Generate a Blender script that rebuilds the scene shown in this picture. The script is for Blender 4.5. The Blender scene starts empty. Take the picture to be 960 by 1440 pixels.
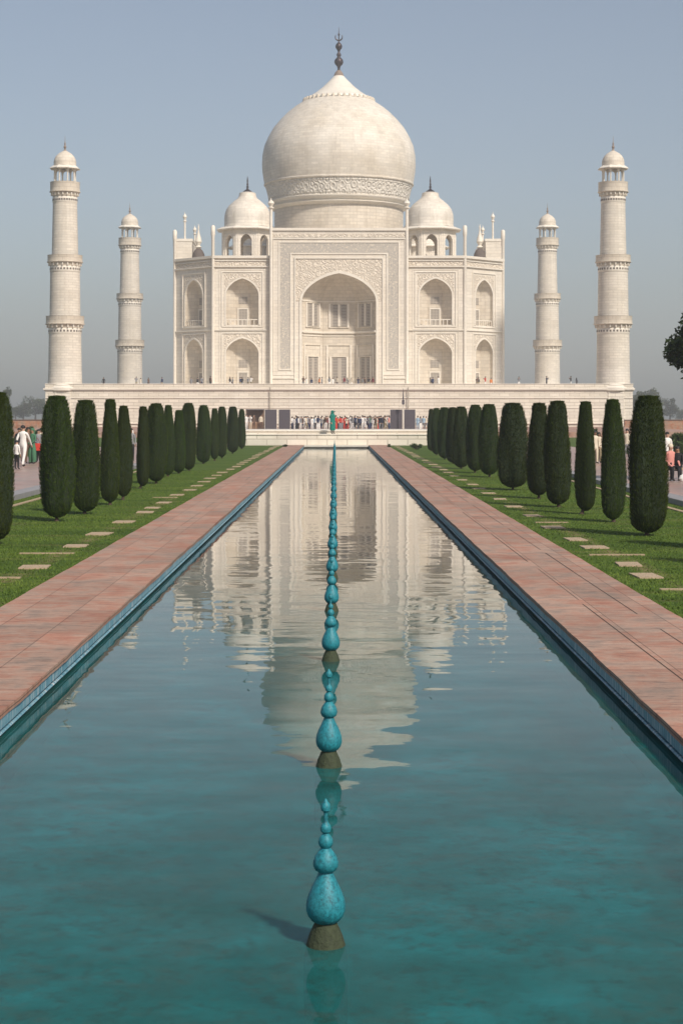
import bpy, bmesh, math, random
from mathutils import Vector, Matrix
import numpy as np
R = math.radians
PI = math.pi
random.seed(7)
scene = bpy.context.scene
COL = scene.collection
F = 2462.0; X0 = 474.0; HY = 585.0; HC = 2.35      # focal length in photo pixels, vanishing point, eye height
WATER_Z = -0.18

# ------------------------------------------------------------------ helpers
def ordinal(n):
    w = ['first', 'second', 'third', 'fourth', 'fifth', 'sixth', 'seventh', 'eighth', 'ninth', 'tenth', 'eleventh', 'twelfth',
         'thirteenth', 'fourteenth', 'fifteenth', 'sixteenth', 'seventeenth', 'eighteenth', 'nineteenth', 'twentieth']
    if n <= 20: return w[n - 1]
    if n == 30: return 'thirtieth'
    if n == 40: return 'fortieth'
    tens = {2: 'twenty', 3: 'thirty', 4: 'forty', 5: 'fifty'}[n // 10]
    return tens + '-' + w[n % 10 - 1]

def tag(o, label=None, cat=None, group=None, kind=None):
    if label: o['label'] = label
    if cat: o['category'] = cat
    if group: o['group'] = group
    if kind: o['kind'] = kind
    return o

def empty(name, loc=(0, 0, 0), rz=0.0, parent=None):
    o = bpy.data.objects.new(name, None)
    o.empty_display_size = 0.2
    COL.objects.link(o)
    o.location = loc; o.rotation_euler = (0, 0, rz)
    if parent: o.parent = parent
    return o

def copy_tree(o, parent=None):
    c = o.copy(); COL.objects.link(c); c.parent = parent
    for ch in list(o.children):
        copy_tree(ch, c)
    return c

class MB:
    """collects quads/polys with uvs -> one mesh object"""
    def __init__(s): s.v = []; s.f = []; s.uv = []; s.m = []
    def face(s, pts, uvs=None, mi=0):
        b = len(s.v); s.v += [tuple(p) for p in pts]
        s.f.append(tuple(range(b, b + len(pts))))
        if uvs is None:
            p = [Vector(q) for q in pts]
            n = (p[1] - p[0]).cross(p[2] - p[0])
            if abs(n.z) >= max(abs(n.x), abs(n.y)): uvs = [(q.x, q.y) for q in p]
            elif abs(n.x) > abs(n.y): uvs = [(q.y, q.z) for q in p]
            else: uvs = [(q.x, q.z) for q in p]
        s.uv += uvs; s.m.append(mi)
    def box(s, x0, x1, y0, y1, z0, z1, P=None, mi=0):
        P = P or (lambda a, b, c: (a, b, c))
        c = [(x0, y0, z0), (x1, y0, z0), (x1, y1, z0), (x0, y1, z0), (x0, y0, z1), (x1, y0, z1), (x1, y1, z1), (x0, y1, z1)]
        for idx, k in (((0, 3, 2, 1), 'z'), ((4, 5, 6, 7), 'z'), ((0, 1, 5, 4), 'y'), ((2, 3, 7, 6), 'y'), ((1, 2, 6, 5), 'x'), ((3, 0, 4, 7), 'x')):
            q = [c[i] for i in idx]
            uv = [((a, b) if k == 'z' else (a, d) if k == 'y' else (b, d)) for a, b, d in q]
            s.face([P(*t) for t in q], uv, mi)
    def lathe(s, prof, n=32, c=(0, 0, 0), mi=0, rot=0.0, rref=None, sx=1.0, sy=1.0, uoff=0.0):
        rr = rref or max(r for r, z in prof)
        L = [0.0]
        for i in range(1, len(prof)): L.append(L[-1] + math.hypot(prof[i][0] - prof[i-1][0], prof[i][1] - prof[i-1][1]))
        base = len(s.v)
        for r, z in prof:
            for k in range(n):
                a = 2 * PI * k / n + rot
                s.v.append((c[0] + r * sx * math.cos(a), c[1] + r * sy * math.sin(a), c[2] + z))
        for i in range(len(prof) - 1):
            for k in range(n):
                k2 = (k + 1) % n
                s.f.append((base + i*n + k, base + i*n + k2, base + (i+1)*n + k2, base + (i+1)*n + k))
                u0 = 2 * PI * k / n * rr + uoff; u1 = 2 * PI * (k + 1) / n * rr + uoff
                s.uv += [(u0, L[i]), (u1, L[i]), (u1, L[i+1]), (u0, L[i+1])]; s.m.append(mi)
    def tube(s, p0, p1, r0, r1=None, n=8, mi=0):
        r1 = r0 if r1 is None else r1
        a = Vector(p0); b = Vector(p1); d = (b - a).normalized()
        t = d.cross(Vector((0, 0, 1)));
        if t.length < 1e-3: t = Vector((1, 0, 0))
        t.normalize(); w = d.cross(t)
        for k in range(n):
            c0 = math.cos(2*PI*k/n); s0 = math.sin(2*PI*k/n); c1 = math.cos(2*PI*(k+1)/n); s1 = math.sin(2*PI*(k+1)/n)
            s.face([a + (t*c0 + w*s0)*r0, a + (t*c1 + w*s1)*r0, b + (t*c1 + w*s1)*r1, b + (t*c0 + w*s0)*r1], None, mi)
    def build(s, name, mats, parent=None, smooth=False, merge=True, loc=None, angle=35):
        me = bpy.data.meshes.new(name)
        me.from_pydata(s.v, [], s.f)
        uvl = me.uv_layers.new(name='UVMap')
        uvl.data.foreach_set('uv', [c for t in s.uv for c in t])
        me.polygons.foreach_set('material_index', s.m)
        mats = mats if isinstance(mats, (list, tuple)) else [mats]
        for m in mats: me.materials.append(m)
        bm = bmesh.new(); bm.from_mesh(me)
        if merge:
            bmesh.ops.remove_doubles(bm, verts=bm.verts, dist=1e-4)
            bmesh.ops.recalc_face_normals(bm, faces=bm.faces)
        if smooth:
            for f in bm.faces: f.smooth = True
            for e in bm.edges:
                if len(e.link_faces) == 2 and e.calc_face_angle(0) > R(angle): e.smooth = False
        bm.to_mesh(me); bm.free(); me.update()
        o = bpy.data.objects.new(name, me); COL.objects.link(o)
        if parent: o.parent = parent
        if loc: o.location = loc
        return o

# ------------------------------------------------------------------ materials
class NT:
    def __init__(s, name):
        s.mat = bpy.data.materials.new(name); s.mat.use_nodes = True
        s.t = s.mat.node_tree; s.t.nodes.clear()
        s.out = s.n('ShaderNodeOutputMaterial')
    def n(s, typ, **k):
        x = s.t.nodes.new(typ)
        for a, b in k.items(): setattr(x, a, b)
        return x
    def l(s, a, b): s.t.links.new(a, b)
    def val(s, sock, v):
        if hasattr(v, 'links'): s.l(v, sock)
        else: sock.default_value = v
    def coord(s, kind='Object', scale=(1, 1, 1), loc=(0, 0, 0), rot=(0, 0, 0)):
        tc = s.n('ShaderNodeTexCoord'); mp = s.n('ShaderNodeMapping')
        s.l(tc.outputs[kind], mp.inputs['Vector'])
        mp.inputs['Scale'].default_value = scale; mp.inputs['Location'].default_value = loc; mp.inputs['Rotation'].default_value = rot
        return mp.outputs[0]
    def noise(s, vec, scale, detail=3, rough=0.5, out='Fac'):
        x = s.n('ShaderNodeTexNoise'); s.l(vec, x.inputs['Vector'])
        x.inputs['Scale'].default_value = scale; x.inputs['Detail'].default_value = detail; x.inputs['Roughness'].default_value = rough
        return x.outputs[out]
    def ramp(s, fac, stops):
        x = s.n('ShaderNodeValToRGB'); s.l(fac, x.inputs[0])
        el = x.color_ramp.elements
        while len(el) < len(stops): el.new(0.5)
        for e, (p, c) in zip(el, stops):
            e.position = p; e.color = (*c, 1) if len(c) == 3 else c
        return x.outputs[0]
    def mix(s, fac, a, b, blend='MIX'):
        x = s.n('ShaderNodeMix', data_type='RGBA', blend_type=blend)
        s.val(x.inputs[0], fac)
        for sock, v in ((x.inputs[6], a), (x.inputs[7], b)):
            s.val(sock, (*v, 1) if isinstance(v, tuple) and len(v) == 3 else v)
        return x.outputs[2]
    def math(s, op, a, b=0.0, clamp=False):
        x = s.n('ShaderNodeMath', operation=op); x.use_clamp = clamp
        s.val(x.inputs[0], a); s.val(x.inputs[1], b)
        return x.outputs[0]
    def bump(s, h, strength=0.3, dist=0.05, normal=None):
        x = s.n('ShaderNodeBump'); s.l(h, x.inputs['Height'])
        x.inputs['Strength'].default_value = strength; x.inputs['Distance'].default_value = dist
        if normal is not None: s.l(normal, x.inputs['Normal'])
        return x.outputs[0]
    def princ(s, color, rough=0.6, normal=None, spec=0.4, metal=0.0, sheen=None):
        p = s.n('ShaderNodeBsdfPrincipled')
        s.val(p.inputs['Base Color'], (*color, 1) if isinstance(color, tuple) and len(color) == 3 else color)
        s.val(p.inputs['Roughness'], rough)
        p.inputs['Specular IOR Level'].default_value = spec; p.inputs['Metallic'].default_value = metal
        if normal is not None: s.l(normal, p.inputs['Normal'])
        s.l(p.outputs[0], s.out.inputs[0])
        return p

def brick(nt, vec, w, h, mortar=0.03, off=0.5, bias=0.0, c1=(1, 1, 1), c2=(0, 0, 0), mc=(0.5, 0.5, 0.5)):
    b = nt.n('ShaderNodeTexBrick'); nt.l(vec, b.inputs['Vector'])
    b.inputs['Scale'].default_value = 1.0
    b.inputs['Brick Width'].default_value = w; b.inputs['Row Height'].default_value = h
    b.inputs['Mortar Size'].default_value = mortar; b.inputs['Mortar Smooth'].default_value = 0.2
    b.inputs['Bias'].default_value = bias; b.offset = off
    b.inputs['Color1'].default_value = (*c1, 1); b.inputs['Color2'].default_value = (*c2, 1); b.inputs['Mortar'].default_value = (*mc, 1)
    return b

def marble(name, base=(0.70, 0.60, 0.475), w=1.5, h=0.55, line=0.55, stain=0.5, var=0.10, mortar=0.035, streak=True, band=0.0):
    nt = NT(name)
    uv = nt.coord('UV')
    wob = nt.noise(uv, 0.6, 2)
    b = brick(nt, uv, w, h, mortar)
    pc = nt.math('MULTIPLY', nt.math('SUBTRACT', b.outputs['Color'], 0.5), var * 2)
    big = nt.noise(nt.coord('Object', (0.11, 0.11, 0.16)), 1.0, 5, 0.62)
    stains = nt.ramp(big, [(0.36, (0, 0, 0)), (0.66, (1, 1, 1))])
    col = nt.mix(nt.math('MULTIPLY', stains, stain), base, tuple(c * f for c, f in zip(base, (0.80, 0.76, 0.70))))
    if streak:
        vs = nt.noise(nt.coord('Object', (1.1, 1.1, 0.10), (3, 1, 0)), 1.0, 5, 0.7)
        col = nt.mix(nt.math('MULTIPLY', nt.ramp(vs, [(0.50, (0, 0, 0)), (0.76, (1, 1, 1))]), stain * 0.75), col, tuple(c * f for c, f in zip(base, (0.62, 0.58, 0.53))))
    # per-row tone: courses read as faint horizontal lines
    row = nt.noise(nt.coord('UV', (0.05, 1.9, 1)), 1.0, 2, 0.6)
    col = nt.mix(nt.math('MULTIPLY', nt.ramp(row, [(0.40, (0, 0, 0)), (0.62, (1, 1, 1))]), 0.20 + band), col, tuple(c * f for c, f in zip(base, (0.74, 0.73, 0.70))))
    br = nt.n('ShaderNodeHueSaturation'); nt.l(col, br.inputs['Color']); nt.l(nt.math('ADD', pc, 1.0), br.inputs['Value'])
    col = br.outputs[0]
    col = nt.mix(nt.math('MULTIPLY', b.outputs['Fac'], line), col, (0.26, 0.215, 0.165))
    fine = nt.noise(nt.coord('Object', (1, 1, 1)), 5.0, 4, 0.7)
    col = nt.mix(nt.math('MULTIPLY', nt.ramp(fine, [(0.5, (0, 0, 0)), (0.8, (1, 1, 1))]), 0.18), col, (0.34, 0.29, 0.23))
    nt.princ(col, 0.55, nt.bump(nt.math('SUBTRACT', 1.0, b.outputs['Fac']), 0.4, 0.03), 0.35)
    return nt.mat

def simple(name, col, rough=0.6, var=0.25, scale=3.0, metal=0.0, spec=0.4, bump=0.0):
    nt = NT(name)
    n = nt.noise(nt.coord('Object'), scale, 4, 0.6)
    c = nt.mix(nt.math('MULTIPLY', n, 1.0), tuple(x * (1 - var) for x in col), tuple(min(1, x * (1 + var)) for x in col))
    nt.princ(c, rough, nt.bump(n, bump, 0.02) if bump else None, spec, metal)
    return nt.mat

M = {}
M['marble'] = marble('weathered_marble', (0.74, 0.675, 0.58), line=0.28, stain=0.45, var=0.06)
M['marble_dome'] = marble('dome_marble', (0.75, 0.69, 0.60), 1.3, 0.5, 0.20, 0.95, 0.08, 0.04)
M['marble_drum'] = marble('drum_marble', (0.70, 0.625, 0.52), 1.3, 0.6, 0.3, 0.8, 0.08, 0.05)
M['marble_plinth'] = marble('plinth_marble', (0.74, 0.68, 0.58), 1.6, 0.50, 0.42, 0.5, 0.09, 0.05, band=0.10)
M['marble_minaret'] = marble('minaret_marble', (0.74, 0.68, 0.59), 1.4, 0.42, 0.25, 0.75, 0.08, 0.05, band=0.05)
M['marble_plain'] = marble('plain_marble', (0.77, 0.71, 0.615), 2.4, 1.4, 0.15, 0.35, 0.04, 0.02)
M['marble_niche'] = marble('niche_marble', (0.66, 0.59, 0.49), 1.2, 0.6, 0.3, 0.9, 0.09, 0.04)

def inlay(name, kind):
    nt = NT(name)
    uv = nt.coord('UV')
    if kind == 'script':
        a = nt.noise(nt.coord('UV', (1, 1, 1)), 2.6, 5, 0.7)
        fac = nt.ramp(a, [(0.42, (0, 0, 0)), (0.49, (1, 1, 1)), (0.54, (0.2, 0.2, 0.2)), (0.6, (1, 1, 1))])
        col = nt.mix(nt.math('MULTIPLY', fac, 0.75), (0.64, 0.56, 0.45), (0.20, 0.205, 0.21))
        nt.princ(col, 0.55)
    elif kind == 'relief':
        v = nt.n('ShaderNodeTexVoronoi', feature='SMOOTH_F1'); w = nt.noise(uv, 1.2, 3, 0.6, 'Color')
        vv = nt.mix(0.35, uv, w); nt.l(vv, v.inputs['Vector']); v.inputs['Scale'].default_value = 2.6
        a = nt.math('SINE', nt.math('MULTIPLY', v.outputs['Distance'], 22))
        fac = nt.ramp(a, [(0.25, (1, 1, 1)), (0.62, (0, 0, 0))])
        col = nt.mix(nt.math('MULTIPLY', fac, 0.45), (0.73, 0.64, 0.52), (0.36, 0.31, 0.25))
        nt.princ(col, 0.55, nt.bump(a, 0.5, 0.08))
    elif kind == 'floral':
        v = nt.n('ShaderNodeTexVoronoi', feature='F1'); nt.l(nt.coord('UV', (1, 0.8, 1)), v.inputs['Vector']); v.inputs['Scale'].default_value = 1.0
        v.inputs['Randomness'].default_value = 0.5
        a = nt.math('SINE', nt.math('MULTIPLY', v.outputs['Distance'], 14))
        n2 = nt.noise(uv, 4.0, 4, 0.7)
        fac = nt.math('MULTIPLY', nt.ramp(a, [(0.3, (1, 1, 1)), (0.7, (0.15, 0.15, 0.15))]), nt.ramp(n2, [(0.35, (0.3, 0.3, 0.3)), (0.6, (1, 1, 1))]))
        col = nt.mix(nt.math('MULTIPLY', fac, 0.45), (0.71, 0.65, 0.56), (0.34, 0.31, 0.26))
        nt.princ(col, 0.6, nt.bump(a, 0.7, 0.1))
    elif kind == 'lattice':
        b = brick(nt, uv, 0.26, 0.26, 0.06, 0.0)
        col = nt.mix(b.outputs['Fac'], (0.16, 0.14, 0.12), (0.42, 0.37, 0.31))
        nt.princ(col, 0.7)
    return nt.mat
M['script'] = inlay('inscription_inlay', 'script')
M['relief'] = inlay('carved_relief', 'relief')
M['floral'] = inlay('floral_band', 'floral')
M['lattice'] = inlay('stone_lattice', 'lattice')
M['dark_stone'] = simple('dark_brown_stone', (0.11, 0.085, 0.07), 0.8, 0.4, 2)  # dark tone shared by turret domes, vent plates and pool end groove
M['door'] = simple('dark_door_wood', (0.10, 0.075, 0.055), 0.7, 0.4, 2)
M['bronze'] = simple('dark_bronze', (0.055, 0.04, 0.04), 0.45, 0.4, 1.5, 0.6)
M['brownstone'] = simple('finial_base_stone', (0.24, 0.18, 0.14), 0.8, 0.3, 2)
M['screen'] = simple('dark_grey_panel', (0.075, 0.064, 0.075), 0.7, 0.15, 1.0)
M['screen_frame'] = simple('pale_panel_post', (0.62, 0.57, 0.49), 0.6, 0.1)
M['brown_wood'] = simple('brown_stall_wood', (0.17, 0.10, 0.06), 0.8, 0.3, 3)

def sandstone(name, sat=1.0, w=1.1, h=0.62, rot=0.0, gloss=0.75, joint=0.35):
    nt = NT(name)
    vec = nt.coord('UV', (1, 1, 1), (0, 0, 0), (0, 0, rot))
    b = brick(nt, vec, w, h, 0.006, 0.43)
    patch = nt.noise(nt.coord('Object', (1.0, 0.9, 1)), 1.3, 7, 0.72)
    base = nt.ramp(patch, [(0.28, (0.30, 0.105, 0.060)), (0.42, (0.36, 0.165, 0.105)), (0.53, (0.37, 0.235, 0.170)), (0.64, (0.25, 0.185, 0.145))])
    wear = nt.noise(nt.coord('Object', (0.7, 4.2, 1)), 2.2, 7, 0.78)
    base = nt.mix(nt.math('MULTIPLY', nt.ramp(wear, [(0.52, (0, 0, 0)), (0.74, (1, 1, 1))]), 0.55), base, (0.56, 0.40, 0.31))
    grime = nt.noise(nt.coord('Object', (0.9, 3.6, 1), (5, 3, 0)), 3.0, 7, 0.78)
    base = nt.mix(nt.math('MULTIPLY', nt.ramp(grime, [(0.50, (0, 0, 0)), (0.62, (1, 1, 1))]), 0.62), base, (0.15, 0.085, 0.062))
    pv = nt.math('ADD', nt.math('MULTIPLY', nt.math('SUBTRACT', b.outputs['Color'], 0.5), 0.30), 1.03)
    hs = nt.n('ShaderNodeHueSaturation'); nt.l(base, hs.inputs['Color']); nt.l(pv, hs.inputs['Value']); hs.inputs['Saturation'].default_value = sat
    fine = nt.noise(nt.coord('Object'), 30, 3, 0.7)
    c = nt.mix(nt.math('MULTIPLY', nt.ramp(fine, [(0.45, (0, 0, 0)), (0.75, (1, 1, 1))]), 0.3), hs.outputs[0], (0.22, 0.13, 0.095))
    c = nt.mix(nt.math('MULTIPLY', b.outputs['Fac'], joint), c, (0.06, 0.04, 0.03))
    hgt = nt.math('SUBTRACT', nt.math('MULTIPLY', wear, 0.5), b.outputs['Fac'])
    nt.princ(c, gloss, nt.bump(hgt, 0.5, 0.012), 0.3)
    return nt.mat
M['sandstone'] = sandstone('worn_sandstone_paving', 0.94, joint=0.6)
M['sandstone_side'] = sandstone('polished_sandstone_paving', 0.8, 1.5, 0.9, 0, 0.35, 0.3)
M['sandstone_terrace'] = sandstone('terrace_sandstone', 0.9, 1.5, 0.9, 0, 0.8, 0.3)
M['red_wall'] = sandstone('red_sandstone_wall', 1.15, 2.0, 0.45, 0, 0.85, 0.4)
M['kerb'] = simple('grey_kerb_stone', (0.26, 0.25, 0.25), 0.6, 0.25, 2)
M['slab'] = simple('buff_slab_stone', (0.40, 0.30, 0.20), 0.8, 0.35, 6, bump=0.3)
M['edging'] = simple('tan_edging_stone', (0.36, 0.27, 0.17), 0.85, 0.3, 4, bump=0.3)

# ------------------------------------------------------------------ light, world, camera
SUN_EL, SUN_AZ = R(43), R(56)
to_sun = Vector((math.cos(SUN_EL) * math.cos(SUN_AZ), -math.cos(SUN_EL) * math.sin(SUN_AZ), math.sin(SUN_EL)))
sun = bpy.data.lights.new('sun', 'SUN'); sun.energy = 3.9; sun.angle = R(5); sun.color = (1.0, 0.92, 0.82)
so = bpy.data.objects.new('sun', sun); COL.objects.link(so)
so.rotation_euler = (-to_sun).to_track_quat('-Z', 'Y').to_euler(); so.location = (60, -60, 90)
w = bpy.data.worlds.new('World'); scene.world = w; w.use_nodes = True
wt = w.node_tree; wt.nodes.clear()
sky = wt.nodes.new('ShaderNodeTexSky'); sky.sky_type = 'NISHITA'; sky.sun_disc = False
sky.sun_elevation = SUN_EL; sky.sun_rotation = math.atan2(to_sun.x, to_sun.y)
sky.altitude = 100; sky.air_density = 1.0; sky.dust_density = 2.0; sky.ozone_density = 1.5
hs = wt.nodes.new('ShaderNodeHueSaturation'); hs.inputs['Saturation'].default_value = 0.74
bg = wt.nodes.new('ShaderNodeBackground'); bg.inputs[1].default_value = 0.092
wo = wt.nodes.new('ShaderNodeOutputWorld')
wt.links.new(sky.outputs[0], hs.inputs['Color']); wt.links.new(hs.outputs[0], bg.inputs[0]); wt.links.new(bg.outputs[0], wo.inputs[0])

cam = bpy.data.cameras.new('camera'); co = bpy.data.objects.new('camera', cam); COL.objects.link(co)
co.location = (0, 0, HC); co.rotation_euler = (R(90), 0, 0)
cam.sensor_fit = 'VERTICAL'; cam.sensor_height = 36; cam.lens = 36 * F / 1440
cam.shift_x = (480 - X0) / 1440; cam.shift_y = -(720 - HY) / 1440
cam.clip_start = 0.1; cam.clip_end = 6000
scene.camera = co
scene.view_settings.view_transform = 'Standard'; scene.view_settings.look = 'None'
scene.view_settings.gamma = 1; scene.view_settings.exposure = 0.18
scene.render.engine = 'CYCLES'
scene.cycles.max_bounces = 8; scene.cycles.transparent_max_bounces = 8; scene.cycles.volume_bounces = 1
scene.cycles.diffuse_bounces = 4; scene.cycles.caustics_reflective = False
scene.cycles.use_denoising = True

# ------------------------------------------------------------------ setting: ground, water, paths
PE = 138.0      # far end of the pool
PW = 2.60       # pool half width (widest)
def pw(s): return 2.64 if s < 0 else 2.50
def pout(s): return 4.08 if s < 0 else 3.95
POUT = 4.02     # outer edge of the stone path

def grass_mat():
    nt = NT('lawn')
    p = nt.noise(nt.coord('Object', (0.30, 1.0, 1)), 0.55, 6, 0.65)
    q = nt.noise(nt.coord('Object', (1, 1, 1)), 9, 5, 0.75)
    c = nt.ramp(p, [(0.30, (0.044, 0.080, 0.009)), (0.5, (0.072, 0.122, 0.013)), (0.70, (0.105, 0.152, 0.020))])
    c = nt.mix(nt.math('MULTIPLY', nt.ramp(q, [(0.35, (1, 1, 1)), (0.62, (0, 0, 0))]), 0.6), c, (0.022, 0.040, 0.008))
    bare = nt.noise(nt.coord('Object', (0.35, 1.6, 1), (2, 7, 0)), 0.8, 5, 0.7)
    c = nt.mix(nt.math('MULTIPLY', nt.ramp(bare, [(0.54, (0, 0, 0)), (0.70, (1, 1, 1))]), 0.6), c, (0.17, 0.135, 0.06))
    sx = nt.n('ShaderNodeSeparateXYZ'); nt.l(nt.coord('Object'), sx.inputs[0])
    line = nt.math('SUBTRACT', 1.0, nt.math('MULTIPLY', nt.math('ABSOLUTE', nt.math('SUBTRACT', nt.math('ABSOLUTE', sx.outputs[0]), 4.72)), 4.0), True)
    pt = nt.ramp(nt.noise(nt.coord('Object', (0.4, 1, 1), (3, 3, 0)), 0.9, 4, 0.7), [(0.42, (0, 0, 0)), (0.58, (1, 1, 1))])
    c = nt.mix(nt.math('MULTIPLY', nt.math('MULTIPLY', line, pt), 0.9), c, (0.20, 0.155, 0.075))
    nt.princ(c, 0.85, nt.bump(q, 0.7, 0.03), 0.15)
    return nt.mat
M['lawn'] = grass_mat()
def far_mat():
    nt = NT('dry_ground')
    p = nt.noise(nt.coord('Object'), 0.05, 5)
    nt.princ(nt.ramp(p, [(0.3, (0.05, 0.07, 0.025)), (0.7, (0.14, 0.12, 0.07))]), 0.9)
    return nt.mat
m = MB()
# one sheet with the pool cut out of it
XB = 1500.0
ys = [-200, -2.0, PE + 0.35, 1500]
for (xa, xb) in ((-XB, -PW - 0.25), (-PW - 0.25, PW + 0.25), (PW + 0.25, XB)):
    for i in range(3):
        if xa == -PW - 0.25 and i == 1: continue
        m.face([(xa, ys[i], -0.012), (xb, ys[i], -0.012), (xb, ys[i+1], -0.012), (xa, ys[i+1], -0.012)])
tag(m.build('ground', far_mat()), kind='structure')
for s_ in (-1, 1):
    m = MB()
    xa, xb = sorted((s_ * (pout(s_) + 0.03), s_ * 8.97))
    m.face([(xa, -2, -0.004), (xb, -2, -0.004), (xb, PE + 1.4, -0.004), (xa, PE + 1.4, -0.004)])
    tag(m.build('lawn', M['lawn']), kind='structure')
    m = MB()
    xa, xb = sorted((s_ * 17.0, s_ * 60))
    m.face([(xa, -2, -0.004), (xb, -2, -0.004), (xb, 268, -0.004), (xa, 268, -0.004)])
    tag(m.build('lawn', M['lawn']), kind='structure')

# grass blades as one mesh of stuff
def grass_blades(side, n):
    rng = np.random.default_rng(5 + side)
    u = rng.random(n); D = 19.0 + (76 - 19.0) * u ** 1.6
    x = side * (pout(side) + 0.02 + (8.93 - pout(side)) * rng.random(n))
    # a ragged fringe along the path edge
    k = n // 7; x[:k] = side * (pout(side) + 0.05 * rng.random(k)); D[:k] = 17 + 60 * rng.random(k) ** 1.3
    h = 0.010 + 0.018 * rng.random(n); a = rng.random(n) * PI; wd = 0.006 + 0.007 * rng.random(n)
    lx = (rng.random(n) - 0.5) * 0.04; ly = (rng.random(n) - 0.5) * 0.04
    v = np.zeros((n, 3, 3))
    v[:, 0] = np.stack([x - wd*np.cos(a), D - wd*np.sin(a), np.full(n, -0.006)], 1)
    v[:, 1] = np.stack([x + wd*np.cos(a), D + wd*np.sin(a), np.full(n, -0.006)], 1)
    v[:, 2] = np.stack([x + lx, D + ly, h], 1)
    me = bpy.data.meshes.new('grass')
    me.from_pydata(v.reshape(-1, 3).tolist(), [], np.arange(3*n).reshape(-1, 3).tolist())
    o = bpy.data.objects.new('grass', me); COL.objects.link(o)
    nt = NT('grass_blade')
    p = nt.noise(nt.coord('Object', (0.30, 1.0, 1)), 0.55, 6, 0.65)
    f = nt.noise(nt.coord('Object'), 40, 2)
    c = nt.ramp(p, [(0.30, (0.050, 0.092, 0.009)), (0.5, (0.084, 0.140, 0.014)), (0.70, (0.125, 0.172, 0.024))])
    c = nt.mix(nt.math('MULTIPLY', f, 0.35), c, (0.11, 0.14, 0.035))
    bare = nt.noise(nt.coord('Object', (0.35, 1.6, 1), (2, 7, 0)), 0.8, 5, 0.7)
    c = nt.mix(nt.math('MULTIPLY', nt.ramp(bare, [(0.56, (0, 0, 0)), (0.72, (1, 1, 1))]), 0.55), c, (0.16, 0.13, 0.045))
    nt.princ(c, 0.7, None, 0.2)
    me.materials.append(nt.mat)
    tag(o, 'short mown green grass blades beside the stone path', 'grass', kind='stuff')
grass_blades(-1, 90000); grass_blades(1, 90000)

# stone paths along the pool (with slightly uneven edges)
def strip(name, mat, f_in, f_out, y0, y1, z, step=0.5, th=0.06, inner_face=True):
    m = MB(); n = int((y1 - y0) / step); prev = None
    for i in range(n + 1):
        y = y0 + (y1 - y0) * i / n
        cur = (f_in(y), f_out(y), y)
        if prev:
            a, b, c, d = (prev[0], prev[2], z), (prev[1], prev[2], z), (cur[1], cur[2], z), (cur[0], cur[2], z)
            m.face([a, b, c, d], [(p[1], p[0]) for p in (a, b, c, d)])
            for q in (0, 1):
                a, d = (prev[q], prev[2], z), (cur[q], cur[2], z)
                m.face([a, d, (d[0], d[1], z - th), (a[0], a[1], z - th)], [(a[1], z), (d[1], z), (d[1], z - th), (a[1], z - th)])
        prev = cur
    return m.build(name, mat)
def wobble(seed):
    r = random.Random(seed); ph = [r.random() * 6.28 for _ in range(6)]
    return lambda y: 0.005 * math.sin(y * 0.7 + ph[0]) + 0.004 * math.sin(y * 2.9 + ph[1]) + 0.006 * (r.random() - 0.5)
for s_ in (-1, 1):
    w1, w2 = wobble(3 + s_), wobble(30 + s_)
    o = strip('path', M['sandstone'], lambda y: s_ * (pw(s_) - 0.012 + w1(y)), lambda y: s_ * (pout(s_) + w2(y)), -2, PE + 1.38, 0.03, 0.22, 0.055)
    tag(o, kind='structure')
    # long open joints between paver rows
    m = MB(); r = random.Random(9 + s_)
    for base in ((3.03, 3.52) if s_ > 0 else (3.30,)):
        y = 6.0
        while y < 130:
            L = r.uniform(3, 9)
            if s_ < 0 and r.random() < 0.5: y += L; continue
            x0 = s_ * (base + r.uniform(-0.012, 0.012)); x1 = s_ * (base + r.uniform(-0.012, 0.012)); wd = r.uniform(0.003, 0.008)
            m.face([(x0 - wd, y, 0.0325), (x0 + wd, y, 0.0325), (x1 + wd, y + L, 0.0325), (x1 - wd, y + L, 0.0325)])
            y += L + r.uniform(0.0, 1.5)
    tag(m.build('path_joint', simple('joint_dirt', (0.045, 0.03, 0.022), 0.9)), kind='structure')
    # earth edge between path and lawn
    m = MB(); xa, xb = sorted((s_ * (pout(s_) - 0.02), s_ * (pout(s_) + 0.045)))
    m.face([(xa, -2, -0.0015), (xb, -2, -0.0015), (xb, PE + 1.3, -0.0015), (xa, PE + 1.3, -0.0015)])
    tag(m.build('soil_edge', simple('bare_soil', (0.07, 0.045, 0.028), 0.95)), kind='structure')
m = MB(); m.box(-PW - 0.02, PW + 0.02, PE + 0.25, PE + 1.38, -0.07, 0.028)
tag(m.build('path', M['marble_plain']), kind='structure')

# pool walls: painted upper wall, projecting lip, wet lower wall
def paint_mat(name, wet):
    nt = NT(name)
    st = nt.noise(nt.coord('Object', (1, 11.0, 1.2)), 1.6, 6, 0.78)
    big = nt.noise(nt.coord('Object', (1, 0.5, 1)), 0.9, 4)
    if wet:
        c = nt.ramp(st, [(0.35, (0.012, 0.035, 0.045)), (0.6, (0.02, 0.07, 0.095)), (0.75, (0.04, 0.13, 0.17))])
        nt.princ(c, 0.3, None, 0.5)
    else:
        c = nt.ramp(st, [(0.34, (0.05, 0.08, 0.10)), (0.44, (0.075, 0.23, 0.31)), (0.52, (0.16, 0.32, 0.39)), (0.60, (0.50, 0.54, 0.55))])
        c = nt.mix(nt.math('MULTIPLY', nt.ramp(big, [(0.45, (0, 0, 0)), (0.7, (1, 1, 1))]), 0.5), c, (0.10, 0.26, 0.32))
        nt.princ(c, 0.55, nt.bump(st, 0.3, 0.01), 0.4)
    return nt.mat
M['paint'] = paint_mat('flaking_blue_paint', False); M['paint_wet'] = paint_mat('wet_blue_paint', True)
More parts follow.
